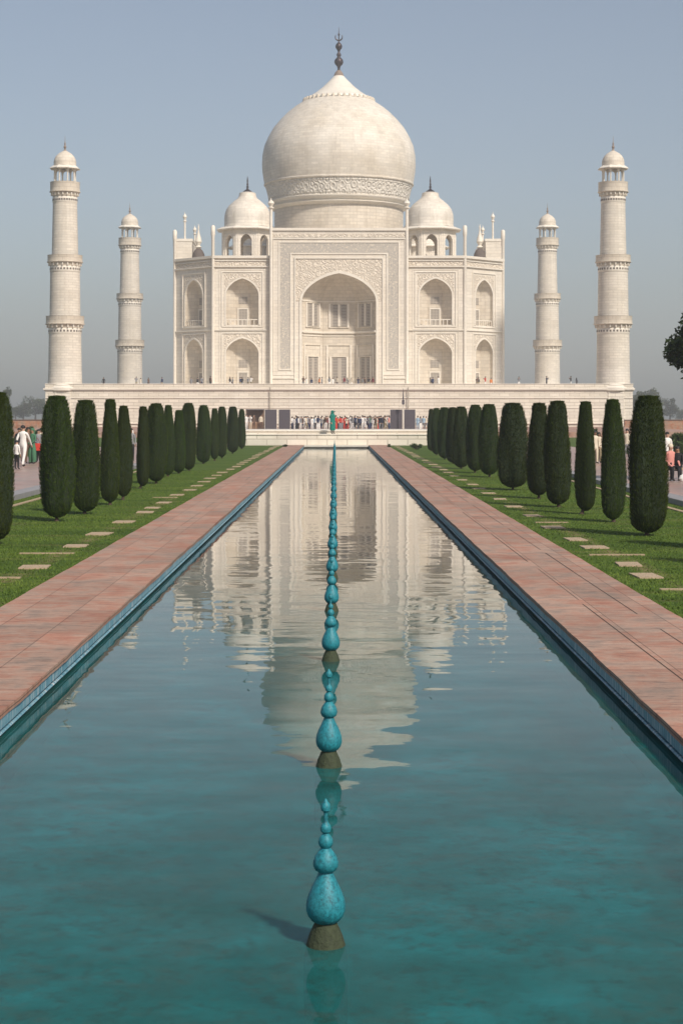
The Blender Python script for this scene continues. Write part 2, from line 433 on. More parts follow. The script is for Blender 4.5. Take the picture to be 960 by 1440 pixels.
for s_ in (-1, 1):
    m = MB(); L0 = -2.0; L1 = PE + 0.25; N = 60
    q = pw(s_); prof = [(q, -0.01, 0), (q, -0.115, 0), (q + 0.03, -0.120, 1), (q + 0.03, -0.136, 1), (q + 0.002, -0.139, 0), (q - 0.008, -0.152, 0), (q + 0.03, -0.158, 1), (q + 0.03, -1.15, 1)]
    for (x0, z0, _), (x1, z1, mi) in zip(prof, prof[1:]):
        m.face([(s_*x0, L0, z0), (s_*x0, L1, z0), (s_*x1, L1, z1), (s_*x1, L0, z1)], None, mi)
    tag(m.build('pool_wall', [M['paint'], M['paint_wet']], merge=False), kind='structure')
m = MB()
pe = [(PE + .3, .0, 0), (PE + .3, -.08, 0), (PE + .36, -.09, 1), (PE + .36, -.17, 1), (PE + .3, -.175, 0), (PE + .3, -1.15, 0)]
for (y0, z0, _), (y1, z1, mi) in zip(pe, pe[1:]):
    m.face([(-PW - .1, y0, z0), (PW + .1, y0, z0), (PW + .1, y1, z1), (-PW - .1, y1, z1)], None, mi)
tag(m.build('pool_wall', [M['marble_plinth'], M['dark_stone']], merge=False), kind='structure')
# bed
def algae_color(nt):
    a = nt.noise(nt.coord('Object', (0.8, 1.0, 1)), 1.1, 7, 0.7); b2 = nt.noise(nt.coord('Object', (0.9, 0.35, 1), (4, 4, 0)), 1.7, 6, 0.65)
    c = nt.ramp(a, [(0.34, (0.016, 0.110, 0.102)), (0.50, (0.018, 0.152, 0.148)), (0.66, (0.022, 0.215, 0.222))])
    c = nt.mix(nt.math('MULTIPLY', nt.ramp(b2, [(0.42, (0, 0, 0)), (0.70, (1, 1, 1))]), 0.55), c, (0.046, 0.100, 0.084))
    c3 = nt.noise(nt.coord('Object', (1, 0.9, 1), (9, 2, 0)), 9.0, 8, 0.82)
    c4 = nt.noise(nt.coord('Object', (1, 1.2, 1), (2, 8, 0)), 3.0, 8, 0.8)
    c = nt.mix(nt.math('MULTIPLY', nt.ramp(c4, [(0.50, (0, 0, 0)), (0.60, (1, 1, 1))]), 0.45), c, (0.06, 0.105, 0.085))
    return nt.mix(nt.math('MULTIPLY', nt.ramp(c3, [(0.50, (0, 0, 0)), (0.62, (1, 1, 1))]), 0.55), c, (0.030, 0.058, 0.046))
nt = NT('pool_bed')
nt.princ(algae_color(nt), 0.8)
xl, xr = -pw(-1) - .028, pw(1) + .028
m = MB(); m.face([(xl, -2.2, -0.62), (xr, -2.2, -0.62), (xr, PE + .34, -0.62), (xl, PE + .34, -0.62)])
tag(m.build('pool_bed', nt.mat), kind='structure')
# water
nt = NT('pool_water')
def slope_noise(scale, sc, loc):
    nn = nt.noise(nt.coord('Object', sc, loc), scale, 2, 0.5, 'Color')
    sub = nt.n('ShaderNodeVectorMath', operation='SUBTRACT'); nt.l(nn, sub.inputs[0]); sub.inputs[1].default_value = (0.5, 0.5, 0.5)
    return sub.outputs[0]
def vscale(v, k):
    x = nt.n('ShaderNodeVectorMath', operation='SCALE'); nt.l(v, x.inputs[0]); nt.val(x.inputs['Scale'], k); return x.outputs[0]
def vadd(a, b):
    x = nt.n('ShaderNodeVectorMath', operation='ADD'); nt.l(a, x.inputs[0]); nt.l(b, x.inputs[1]); return x.outputs[0]
gust = nt.ramp(nt.noise(nt.coord('Object', (0.6, 0.12, 1), (1, 2, 0)), 0.9, 3), [(0.35, (0.45, 0.45, 0.45)), (0.65, (1, 1, 1))])
s1 = slope_noise(2.1, (0.36, 1, 1), (0, 0, 0)); s2 = slope_noise(5.5, (0.36, 1, 1), (3, 5, 0)); s3 = slope_noise(0.5, (1, 1, 1), (7, 1, 0))
sl = vscale(vadd(vadd(vscale(s1, 0.046), vscale(s2, 0.030)), vscale(s3, 0.008)), gust)
mul = nt.n('ShaderNodeVectorMath', operation='MULTIPLY'); nt.l(sl, mul.inputs[0]); mul.inputs[1].default_value = (1, 1, 0)
up = nt.n('ShaderNodeCombineXYZ'); up.inputs[2].default_value = 1
nrm = nt.n('ShaderNodeVectorMath', operation='NORMALIZE'); nt.l(vadd(mul.outputs[0], up.outputs[0]), nrm.inputs[0])
fr = nt.n('ShaderNodeFresnel'); fr.inputs['IOR'].default_value = 1.333; nt.l(nrm.outputs[0], fr.inputs['Normal'])
gl = nt.n('ShaderNodeBsdfGlossy'); gl.inputs['Roughness'].default_value = 0.015; nt.l(nrm.outputs[0], gl.inputs['Normal'])
tr = nt.n('ShaderNodeBsdfTransparent'); tr.inputs[0].default_value = (0.55, 0.90, 0.88, 1)
df = nt.n('ShaderNodeBsdfDiffuse'); nt.l(algae_color(nt), df.inputs[0])
body = nt.n('ShaderNodeMixShader'); body.inputs[0].default_value = 0.62; nt.l(tr.outputs[0], body.inputs[1]); nt.l(df.outputs[0], body.inputs[2])
mx = nt.n('ShaderNodeMixShader'); mr = nt.n('ShaderNodeMapRange'); nt.l(fr.outputs[0], mr.inputs[0]); mr.inputs[1].default_value = 0.14; mr.inputs[2].default_value = 0.64; mr.inputs[3].default_value = 0.13; mr.inputs[4].default_value = 0.97; nt.l(nt.math('MULTIPLY', nt.math('POWER', mr.outputs[0], 1.4), 1.0), mx.inputs[0]); nt.l(body.outputs[0], mx.inputs[1]); nt.l(gl.outputs[0], mx.inputs[2])
nt.l(mx.outputs[0], nt.out.inputs[0])
m = MB(); m.face([(xl, -2.2, WATER_Z), (xr, -2.2, WATER_Z), (xr, PE + .34, WATER_Z), (xl, PE + .34, WATER_Z)])
tag(m.build('water', nt.mat, merge=False), kind='structure')

# side paths with kerb
for s_ in (-1, 1):
    m = MB(); xa, xb = sorted((s_ * 9.55, s_ * 17.0))
    m.box(xa, xb, -2, 190, -0.05, 0.12)
    tag(m.build('path', M['sandstone_side']), kind='structure')
    m = MB(); xa, xb = sorted((s_ * 9.0, s_ * 9.545))
    m.box(xa, xb, -2, 190, -0.05, 0.135)
    tag(m.build('kerb', M['kerb']), kind='structure')
    m = MB(); xa, xb = sorted((s_ * 8.38, s_ * 8.52))
    m.box(xa, xb, -2, PE + 1.2, -0.03, 0.02)
    tag(m.build('lawn_edging', M['edging']), kind='structure')

# ------------------------------------------------------------------ central terrace steps, sandstone terrace, red wall
t = empty('terrace_steps', (0, 140.6, 0))
tag(t, 'low white marble block with a ledge closing the far end of the pool', 'terrace')
m = MB(); m.box(-11, 11, -1.2, 0.6, -0.05, 0.84); m.build('step', M['marble_plinth'], t)
m = MB(); m.box(-11.06, 11.06, -1.27, 0.6, 0.843, 0.90); m.build('ledge', M['marble_plain'], t)
m = MB(); m.box(-11, 11, 0.6, 14, -0.05, 1.12); m.build('step', M['marble_plinth'], t)
m = MB(); m.box(-11.06, 11.06, 0.53, 14, 1.123, 1.20); m.build('ledge', M['marble_plain'], t)
m = MB(); m.box(-44, 44, 190.5, 420, -0.05, 0.62)
tag(m.build('terrace_pavement', M['sandstone_terrace']), kind='structure')
for s_ in (-1, 1):
    t = empty('garden_wall', (s_ * 44.6, 272, 0))
    tag(t, 'low red sandstone wall running out to the %s of the marble platform' % ('left' if s_ < 0 else 'right'), 'wall', 'red garden walls')
    m = MB(); xa, xb = sorted((0, s_ * 110)); m.box(xa, xb, 0, 0.8, -0.05, 1.66); m.build('wall', M['red_wall'], t)
    m = MB(); m.box(xa, xb, -0.08, 0.88, 1.663, 1.80); m.build('coping', simple('wall_coping', (0.15, 0.085, 0.065), 0.9), t)

# ------------------------------------------------------------------ mausoleum
CX, CY = 0.3, 327.0
def arch_pts(w, zs, za, n=12):
    out = []
    for i in range(n + 1):
        s = 1 - math.cos(PI / 2 * i / n)
        f = 0.80 * math.sqrt(max(0, 1 - (1 - s) ** 2)) + 0.20 * s
        out.append((-w * (1 - s), zs + (za - zs) * f))
    return out                            # left spring .. apex
def full_arch(w, zs, za, n=12):
    a = arch_pts(w, zs, za, n)
    return a + [(-x, z) for x, z in reversed(a[:-1])]

def wall_arch(m, P, u0, u1, z0, z1, uc, w, zb, zs, za, nrm=0.0, th=None, mi=0):
    """flat wall u0..u1 x z0..z1 on plane n=nrm with a pointed arch hole"""
    def q(u, z, n): return P(u, n, z)
    for n in ([nrm] if th is None else [nrm, nrm - th]):
        def fc(a): m.face([q(u, z, n) for u, z in a], [(u, z) for u, z in a], mi)
        fc([(u0, z0), (uc - w, z0), (uc - w, z1), (u0, z1)])
        fc([(uc + w, z0), (u1, z0), (u1, z1), (uc + w, z1)])
        if zb > z0: fc([(uc - w, z0), (uc + w, z0), (uc + w, zb), (uc - w, zb)])
        pts = full_arch(w, zs, za)
        for (a, za_), (b, zb_) in zip(pts, pts[1:]):
            fc([(uc + a, za_), (uc + b, zb_), (uc + b, z1), (uc + a, z1)])
    if th:
        pts = [(-w, zb)] + full_arch(w, zs, za) + [(w, zb)]
        for (a, za_), (b, zb_) in zip(pts, pts[1:]):
            m.face([q(uc + a, za_, nrm), q(uc + b, zb_, nrm), q(uc + b, zb_, nrm - th), q(uc + a, za_, nrm - th)], [(0, za_), (0, zb_), (th, zb_), (th, za_)], mi)

def niche(m, P, uc, w, zb, zs, za, n0, depth, mi=0):
    sec = [(-1, 0), (-1, 0.30), (-0.45, 1), (0.45, 1), (1, 0.30), (1, 0)]
    rings = [(w, zb), (w, zb + (zs - zb) * 0.5)] + [(-x, z) for x, z in arch_pts(w, zs, za, 10)]
    acc = [0]
    for a, b in zip(sec, sec[1:]): acc.append(acc[-1] + math.hypot((b[0]-a[0]) * w, (b[1]-a[1]) * depth))
    for (wa, zA), (wb, zB) in zip(rings, rings[1:]):
        for k in range(5):
            a, b = sec[k], sec[k+1]; da, db = depth * wa / w, depth * wb / w
            pts = [P(uc + a[0]*wa, n0 - a[1]*da, zA), P(uc + b[0]*wa, n0 - b[1]*da, zA)]
            uvs = [(acc[k], zA), (acc[k+1], zA)]
            if wb > 1e-5:
                pts += [P(uc + b[0]*wb, n0 - b[1]*db, zB), P(uc + a[0]*wb, n0 - a[1]*db, zB)]; uvs += [(acc[k+1], zB), (acc[k], zB)]
            else: pts += [P(uc, n0, zB)]; uvs += [(acc[k], zB)]
            m.face(pts, uvs, mi)
    m.face([P(uc + a*w, n0 - b*depth, zb) for a, b in sec], [(a*w, b*depth) for a, b in sec], mi)

def arch_rim(m, P, uc, w, zb, zs, za, n0, wd=0.28, pr=0.10, mi=0):
    a = [(-w, zb)] + full_arch(w, zs, za) + [(w, zb)]
    b = [(-w - wd, zb)] + full_arch(w + wd, zs, za + wd * 1.15) + [(w + wd, zb)]
    for i in range(len(a) - 1):
        p = [(a[i], n0 + pr), (a[i+1], n0 + pr), (b[i+1], n0 + pr), (b[i], n0 + pr)]
        m.face([P(uc + q[0], n, q[1]) for q, n in p], [q for q, n in p], mi)
        m.face([P(uc + a[i][0], n0, a[i][1]), P(uc + a[i+1][0], n0, a[i+1][1]), P(uc + a[i+1][0], n0 + pr, a[i+1][1]), P(uc + a[i][0], n0 + pr, a[i][1])], None, mi)
        m.face([P(uc + b[i][0], n0, b[i][1]), P(uc + b[i+1][0], n0, b[i+1][1]), P(uc + b[i+1][0], n0 + pr, b[i+1][1]), P(uc + b[i][0], n0 + pr, b[i][1])], None, mi)

def rect_frame(m, P, u0, u1, z0, z1, n0, wd, pr, mi=0, bottom=True):
    m.box(u0, u0 + wd, n0, n0 + pr, z0, z1, P, mi); m.box(u1 - wd, u1, n0, n0 + pr, z0, z1, P, mi)
    m.box(u0 + wd, u1 - wd, n0, n0 + pr, z1 - wd, z1, P, mi)
    if bottom: m.box(u0 + wd, u1 - wd, n0, n0 + pr, z0, z0 + wd, P, mi)

ZB = 7.0; ZR = 29.4; H = 28.55; U1 = 21.4; UP = 11.5
taj = empty('mausoleum', (CX, CY, 0))
tag(taj, 'huge white marble domed mausoleum with pointed arches at the end of the pool', 'mausoleum')
def frame(ang, dist):
    """local facade frame: u to the right seen from outside, n outwards"""
    N = Vector((math.cos(ang), math.sin(ang), 0)); U = Vector((-N.y, N.x, 0))
    return lambda u, n, z: tuple(U * u + N * (dist + n) + Vector((0, 0, z)))

def bay(P, u0, u1, aw, parent, depth=2.3, both=True, lattice=True):
    """two storeys of pointed niches between u0 and u1"""
    uc = (u0 + u1) / 2
    m = MB()
    wall_arch(m, P, u0, u1, ZB, 16.75, uc, aw, ZB, 13.0, 15.6)
    wall_arch(m, P, u0, u1, 16.75, 28.2, uc, aw, 17.9, 22.9, 25.8)
    m.face([P(u0, 0, 28.2), P(u1, 0, 28.2), P(u1, 0, ZR - 0.15), P(u0, 0, ZR - 0.15)], [(u0, 28.2), (u1, 28.2), (u1, ZR), (u0, ZR)])
    m.build('wall', M['marble'], parent)
    for (zb, zs, za) in ((ZB, 13.0, 15.6), (17.9, 22.9, 25.8)):
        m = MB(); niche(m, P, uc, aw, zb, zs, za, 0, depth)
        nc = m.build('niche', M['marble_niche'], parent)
        # doorway and small window in the back of the niche
        m = MB(); rect_frame(m, P, uc - 0.95, uc + 0.95, zb + 0.03, zb + 3.0, -depth + 0.004, 0.22, 0.12, 0, False)
        m.build('door_frame', M['marble_plain'], nc)
        m = MB(); m.box(uc - 0.72, uc + 0.72, -depth + 0.01, -depth + 0.05, zb + 0.03, zb + 2.76, P); m.build('door', M['lattice'], nc)
        m = MB(); m.box(uc - 0.75, uc + 0.75, -depth + 0.01, -depth + 0.06, zb + 3.7, zb + 4.9, P); m.build('window', M['lattice'], nc)
        if zb > 10:
            m = MB()
            m.box(uc - aw + 0.02, uc + aw - 0.02, -0.35, -0.20, zb + 0.85, zb + 0.98, P)
            for i in range(9):
                uu = uc - aw + 0.1 + (2 * aw - 0.2) * i / 8
                m.box(uu - 0.06, uu + 0.06, -0.33, -0.22, zb, zb + 0.85, P)
            m.build('balustrade', M['marble_plain'], nc)
        m = MB(); arch_rim(m, P, uc, aw, zb, zs, za, 0.0, 0.24, 0.12)
        m.build('arch_rim', M['marble_plain'], parent)
        # carved spandrel corners
        m = MB(); pts = full_arch(aw + 0.3, zs, za + 0.35)
        for (a, z_a), (b, z_b) in zip(pts, pts[1:]):
            if z_a > zs - 0.01 or z_b > zs: m.face([P(uc + a, 0.025, z_a), P(uc + b, 0.025, z_b), P(uc + b, 0.025, za + 0.75), P(uc + a, 0.025, za + 0.75)], [(a, z_a), (b, z_b), (b, za + 0.75), (a, za + 0.75)])
        m.build('spandrel', M['relief'], parent)
    m = MB()
    rect_frame(m, P, uc - aw - 0.75, uc + aw + 0.75, 17.55, 27.0, 0.0, 0.16, 0.14)
    rect_frame(m, P, uc - aw - 0.75, uc + aw + 0.75, ZB, 16.55, 0.0, 0.16, 0.14, 0, False)
    if aw > 2.5:
        rect_frame(m, P, uc - aw - 1.15, uc + aw + 1.15, ZB, 16.85, 0.0, 0.10, 0.08, 0, False)
        rect_frame(m, P, uc - aw - 1.15, uc + aw + 1.15, 17.15, 27.35, 0.0, 0.10, 0.08)
    m.box(u0 + 0.12, u1 - 0.12, 0.0, 0.22, 16.92, 17.10, P)
    m.build('moulding', M['marble_plain'], parent)
    m = MB()
    m.box(u0 - 0.05, u1 + 0.05, 0.0, 0.30, 27.75, 27.95, P); m.box(u0 - 0.05, u1 + 0.05, 0.0, 0.18, 28.75, 28.9, P)
    m.build('cornice', M['marble_plain'], parent)
    m = MB(); m.box(u0 - 0.1, u1 + 0.1, -0.5, 0.34, ZR - 0.15, ZR + 0.28, P); m.build('parapet', M['marble_plain'], parent)
    m = MB(); m.face([P(u0 + .1, 0.03, 28.0), P(u1 - .1, 0.03, 28.0), P(u1 - .1, 0.03, 28.7), P(u0 + .1, 0.03, 28.7)], [(u0, 28), (u1, 28), (u1, 28.7), (u0, 28.7)])
    m.build('frieze', M['relief'], parent)

def pinnacle(P, u, n, z0, ztop, r, parent, ball=True):
    m = MB(); c = P(u, n, 0)
    sh = [(r, z0), (r, ztop - 1.9)]
    if ball: sh += [(r * 1.9, ztop - 1.75), (r * 1.9, ztop - 1.6), (r * 1.0, ztop - 1.5), (r * 1.2, ztop - 1.35), (r * 2.2, ztop - 0.95), (r * 1.6, ztop - 0.6), (r * 0.5, ztop - 0.4), (0.02, ztop)]
    else: sh += [(r * 1.3, ztop - 1.7), (r * 1.3, ztop - 0.3), (r * 0.8, ztop - 0.1), (0.02, ztop)]
    m.lathe(sh, 10, (c[0], c[1], 0)); return m.build('pinnacle', M['marble_plain'], parent, True)

for k in range(4):
    ang = -PI / 2 + k * PI / 2; detail = (k != 2)
    P = frame(ang, H)
    if not detail:
        m = MB(); m.face([P(-U1, 0, ZB), P(U1, 0, ZB), P(U1, 0, ZR), P(-U1, 0, ZR)], [(-U1, ZB), (U1, ZB), (U1, ZR), (-U1, ZR)])
        m.build('wall', M['marble'], taj)
    else:
        bay(P, -U1, -UP, 2.78, taj); bay(P, UP, U1, 2.78, taj)
    # portal slab (pishtaq)
    Q = frame(ang, H + 0.95); ZT = 34.3
    pq = empty('portal', (0, 0, 0), 0, taj)
    m = MB()
    wall_arch(m, Q, -UP, UP, ZB, ZT - 0.9, 0, 6.28, ZB, 21.8, 26.6)
    m.box(-UP, UP, -3.1, 0, ZT - 0.9, ZT - 0.45, Q)
    for s_ in (-1, 1):
        m.face([Q(s_*UP, 0, ZB), Q(s_*UP, -3.1, ZB), Q(s_*UP, -3.1, ZT - 0.9), Q(s_*UP, 0, ZT - 0.9)], [(0, ZB), (3.1, ZB), (3.1, ZT), (0, ZT)])
    m.face([Q(-UP, -3.1, ZR - 1), Q(UP, -3.1, ZR - 1), Q(UP, -3.1, ZT - 0.9), Q(-UP, -3.1, ZT - 0.9)], [(-UP, ZR), (UP, ZR), (UP, ZT), (-UP, ZT)])
    m.build('portal_wall', M['marble'], pq)
    m = MB(); m.box(-UP - .1, UP + .1, -3.2, 0.25, ZT - 0.45, ZT, Q); m.box(-UP, UP, 0, 0.16, ZT - 1.9, ZT - 1.7, Q); m.build('cornice', M['marble_plain'], pq)
    m = MB(); m.face([Q(-UP + .1, 0.02, ZT - 1.6), Q(UP - .1, 0.02, ZT - 1.6), Q(UP - .1, 0.02, ZT - 1.0), Q(-UP + .1, 0.02, ZT - 1.0)], [(-UP, 0), (UP, 0), (UP, .6), (-UP, .6)])
    m.build('frieze', M['relief'], pq)
    pr = Q
    for s_ in (-1, 1):
        if k in (0, 2): pinnacle(Q, s_ * (UP + 0.02), 0.05, ZB, 39.4, 0.26, taj)
        else:
            pinnacle(Q, s_ * (UP + 0.02), 0.05, ZB, ZT + 0.5, 0.22, taj, False)
            pinnacle(Q, s_ * (UP - 0.5), -1.75, ZT, 39.2, 0.17, taj)
    if not detail: continue
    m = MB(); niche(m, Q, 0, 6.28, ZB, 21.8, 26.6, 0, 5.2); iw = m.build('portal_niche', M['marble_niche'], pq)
    m = MB(); arch_rim(m, Q, 0, 6.28, ZB, 21.8, 26.6, 0, 0.42, 0.16); m.build('arch_rim', M['marble_plain'], pq)
    # inscription band, an upside-down U
    m = MB(); o0, o1, zt, zb_, wd = 10.0, 8.35, 31.75, 10.4, 1.65
    for s_ in (-1, 1):
        a, b = sorted((s_ * o0, s_ * o1)); m.face([Q(a, .02, zb_), Q(b, .02, zb_), Q(b, .02, zt - wd), Q(a, .02, zt - wd)], [(0, zb_), (wd, zb_), (wd, zt), (0, zt)])
    m.face([Q(-o0, .02, zt - wd), Q(o0, .02, zt - wd), Q(o0, .02, zt), Q(-o0, .02, zt)], [(0, -o0), (0, o0), (wd, o0), (wd, -o0)])
    m.build('inscription_band', M['script'], pq)
    m = MB(); rect_frame(m, Q, -10.25, 10.25, 10.15, 32.0, 0, 0.2, 0.12, 0, False)
    for s_ in (-1, 1):
        a, b = sorted((s_ * 10.05, s_ * 8.3)); m.box(a, b, 0, 0.12, 10.15, 10.35, Q)
        a, b = sorted((s_ * 11.06, s_ * 7.56)); m.box(a, b, 0, 0.10, 9.3, 9.44, Q)
    rect_frame(m, Q, -8.3, 8.3, 10.15, 30.05, 0, 0.22, 0.14, 0, False); rect_frame(m, Q, -7.55, 7.55, ZB, 29.3, 0, 0.22, 0.18, 0, False)
    rect_frame(m, Q, -11.2, 11.2, 9.3, 32.6, 0, 0.14, 0.10, 0, False)
    m.box(-11.3, -7.6, 0, 0.2, 8.7, 8.9, Q); m.box(7.6, 11.3, 0, 0.2, 8.7, 8.9, Q)
    m.build('moulding', M['marble_plain'], pq)
    m = MB(); pts = full_arch(6.28 + 0.45, 21.8, 26.6 + 0.5, 16)
    for (a, z_a), (b, z_b) in zip(pts, pts[1:]):
        m.face([Q(a, .03, z_a), Q(b, .03, z_b), Q(b, .03, 28.95), Q(a, .03, 28.95)], [(a, z_a), (b, z_b), (b, 29), (a, 29)])
    for s_ in (-1, 1):
        a, b = sorted((s_ * 6.73, s_ * 7.3)); m.face([Q(a, .03, 21.8), Q(b, .03, 21.8), Q(b, .03, 28.95), Q(a, .03, 28.95)], [(a, 21.8), (b, 21.8), (b, 29), (a, 29)])
    m.build('spandrel', M['relief'], pq)
    # inside the portal: string course, lattice windows, door
    m = MB()
    def sec_box(t0, t1, z0, z1, pr_, seg):
        sec = [(-1, 0), (-1, 0.30), (-0.45, 1), (0.45, 1), (1, 0.30), (1, 0)]
        a = Vector((sec[seg][0] * 6.28, -sec[seg][1] * 5.2)); b = Vector((sec[seg+1][0] * 6.28, -sec[seg+1][1] * 5.2))
        d = b - a; nn = Vector((d.y, -d.x)).normalized()
        if nn.dot(Vector((0, -2)) - (a + b) / 2) < 0: nn = -nn
        def PP(t, n, z):
            q = a + d * t + nn * n; return Q(q.x, q.y, z)
        return PP
    for seg in range(5):
        PP = sec_box(0, 1, 0, 0, 0, seg)
        m.box(0.0, 1.0, 0.0, 0.28, 16.6, 16.95, PP); m.box(0.0, 1.0, 0.0, 0.14, 16.1, 16.25, PP); m.box(0.0, 1.0, 0.0, 0.12, 22.0, 22.2, PP)
    m.build('string_course', M['marble_plain'], iw)
    for seg, ts in ((1, (0.5,)), (2, (0.5,)), (3, (0.5,))):
        PP = sec_box(0, 1, 0, 0, 0, seg); ln = 5.65 if seg == 2 else 4.99
        for t_ in ts:
            hw = 1.75 / ln
            m = MB(); rect_frame(m, PP, t_ - hw, t_ + hw, 17.6, 21.8, 0.005, 0.055, 0.2); m.box(t_ - 0.03, t_ + 0.03, 0.005, 0.2, 17.85, 21.7, PP)
            wf = m.build('window', M['marble_plain'], iw)
            wf.name = 'window_frame'
            m = MB(); m.box(t_ - hw + 0.055, t_ - 0.03, 0.006, 0.06, 17.8, 21.6, PP); m.box(t_ + 0.03, t_ + hw - 0.055, 0.006, 0.06, 17.8, 21.6, PP)
            m.build('window', M['lattice'], iw)
            hd = 1.6 / ln
            m = MB(); rect_frame(m, PP, t_ - hd - 0.1, t_ + hd + 0.1, ZB + .02, 14.6, 0.005, 0.05, 0.16, 0, False); rect_frame(m, PP, t_ - hd, t_ + hd, ZB + .02, 12.6, 0.005, 0.06, 0.22, 0, False)
            m.build('door_frame', M['marble_plain'], iw)
            m = MB(); m.box(t_ - hd + 0.06, t_ + hd - 0.06, 0.006, 0.06, ZB + .02, 12.4, PP); m.build('door', M['lattice'], iw)
# chamfered corners
for k in range(4):
    ang = -PI / 4 + k * PI / 2; d = (U1 + H) / math.sqrt(2); hw = (H - U1) / math.sqrt(2)
    P = frame(ang, d)
    if k in (0, 3): bay(P, -hw, hw, 2.3, taj, 1.9)
    else:
        m = MB(); m.face([P(-hw, 0, ZB), P(hw, 0, ZB), P(hw, 0, ZR), P(-hw, 0, ZR)], [(-hw, ZB), (hw, ZB), (hw, ZR), (-hw, ZR)]); m.build('wall', M['marble'], taj)
    for s_ in (-1, 1): pinnacle(P, s_ * hw, 0.05, ZB, 34.9 if k in (0, 3) else 31, 0.28, taj, False)
# roof slab
m = MB(); c8 = [(-U1, -H), (U1, -H), (H, -U1), (H, U1), (U1, H), (-U1, H), (-H, U1), (-H, -U1)]
m.face([(x * .995, y * .995, ZR - 0.4) for x, y in c8]); m.build('roof', M['marble_plain'], taj)
# main dome
dm = MB(); dm.lathe([(12.0, ZR - 0.4), (12.0, 40.9)], 96); drum = dm.build('drum', M['marble_drum'], taj, True)
m = MB(); m.lathe([(12.0, 40.6), (12.7, 40.9), (12.85, 41.1), (12.45, 41.3), (12.5, 41.6), (13.15, 41.85), (13.2, 42.15), (12.95, 42.25)], 96); m.build('moulding', M['marble_plain'], drum, True, angle=60)
m = MB(); m.lathe([(12.95, 42.25), (13.05, 42.6), (13.12, 42.62), (13.2, 43.2), (13.46, 44.3), (13.58, 44.75), (13.66, 44.8), (13.68, 45.15)], 96); m.build('floral_band', M['floral'], drum, True)
m = MB(); m.lathe([(13.68, 45.15), (13.95, 45.3), (13.98, 45.5), (13.86, 45.62), (14.05, 46.6), (14.25, 47.9), (14.32, 49.2), (14.25, 50.8), (13.9, 52.6), (13.2, 54.2), (12.2, 55.95), (10.9, 57.5), (9.55, 58.85), (8.1, 60.0), (6.6, 60.95)], 96)
dome = m.build('dome', M['marble_dome'], taj, True, angle=50)
m = MB(); N = 72
prof = [(5.9, 61.0), (6.55, 61.05), (6.25, 61.6), (5.4, 61.95), (4.25, 62.7), (2.95, 63.75), (1.9, 64.8), (1.2, 65.5), (0.9, 65.85)]
m.lathe(prof, N); m.build('lotus_cap', M['marble_plain'], dome, True)
m = MB()
for i in range(40):
    a = 2 * PI * i / 40; m.lathe([(0.02, 60.72), (0.24, 60.85), (0.30, 61.15), (0.2, 61.5), (0.02, 61.6)], 6, (6.5 * math.cos(a), 6.5 * math.sin(a), 0))
m.build('lotus_petals', M['marble_drum'], dome, True)
fn = MB(); fn.lathe([(0.95, 65.6), (0.92, 66.0), (0.68, 66.5), (0.34, 66.9)], 20)
fbase = fn.build('finial', M['brownstone'], dome, True)
m = MB(); m.lathe([(0.28, 66.85), (0.22, 67.3), (0.34, 67.65), (0.72, 68.05), (0.86, 68.45), (0.74, 68.9), (0.36, 69.3), (0.30, 69.5), (0.46, 69.75), (0.34, 70.05), (0.18, 70.3), (0.28, 70.65), (0.58, 71.05), (0.64, 71.4), (0.5, 71.8), (0.15, 72.15), (0.10, 72.5), (0.09, 73.3), (0.2, 73.6), (0.07, 73.9), (0.02, 75.0)], 20)
m.build('finial_spindle', M['bronze'], fbase, True, angle=70)
m = MB(); pts = [(0.66 * math.cos(a), 73.15 + 0.66 * math.sin(a)) for a in [R(-215 + 250 * i / 20) for i in range(21)]]
for i in range(20): m.tube((pts[i][0], 0, pts[i][1]), (pts[i+1][0], 0, pts[i+1][1]), 0.04 + 0.10 * math.sin(PI * i / 20), 0.04 + 0.10 * math.sin(PI * (i+1) / 20), 8)
m.build('crescent', M['bronze'], fbase)

# corner kiosks of the roof
def make_chhatri(parent, x, y):
    k = empty('roof_kiosk', (x, y, ZR - 0.4), 0, parent)
    r8 = 4.75 * math.cos(PI / 8); hw = 4.75 * math.sin(PI / 8)
    m = MB()
    for i in range(8):
        P = frame(i * PI / 4 - PI / 2, r8); wall_arch(m, P, -hw, hw, 0, 6.2, 0, 0.98, 0.9, 4.0, 5.25, 0, 0.5)
    m.build('arcade', M['marble'], k)
    m = MB()
    for i in range(8):
        P = frame(i * PI / 4 - PI / 2, r8)
        rect_frame(m, P, -hw + 0.35, hw - 0.35, 0.9, 5.75, 0.0, 0.12, 0.08)
    m.build('moulding', M['marble_plain'], k)
    m = MB(); m.lathe([(4.3, 6.15), (5.75, 6.15), (5.8, 6.25), (4.6, 6.75), (4.2, 6.8)], 8, rot=PI / 8 ); m.build('eave', M['marble_plain'], k)
    m = MB(); m.lathe([(4.3, 5.9), (4.3, 6.14)], 8, rot=PI/8); m.build('frieze', M['relief'], k)
    m = MB(); m.lathe([(4.2, 6.8), (4.1, 7.2), (4.12, 8.2), (4.05, 9.1), (3.75, 10.0), (3.2, 10.75), (2.35, 11.5), (1.75, 11.95), (1.55, 12.3), (1.45, 12.9), (1.0, 13.05)], 40)
    d_ = m.build('kiosk_dome', M['marble_dome'], k, True)
    m = MB(); m.lathe([(0.95, 13.0), (0.75, 13.25), (0.28, 13.55), (0.12, 13.8), (0.26, 14.0), (0.1, 14.25), (0.2, 14.5), (0.08, 14.7), (0.14, 15.0), (0.03, 15.9)], 14); m.build('finial', M['bronze'], k, True, angle=70)
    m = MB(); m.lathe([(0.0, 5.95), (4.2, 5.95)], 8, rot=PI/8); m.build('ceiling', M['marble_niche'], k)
    return k
k0 = make_chhatri(taj, -16.2, -16.2)
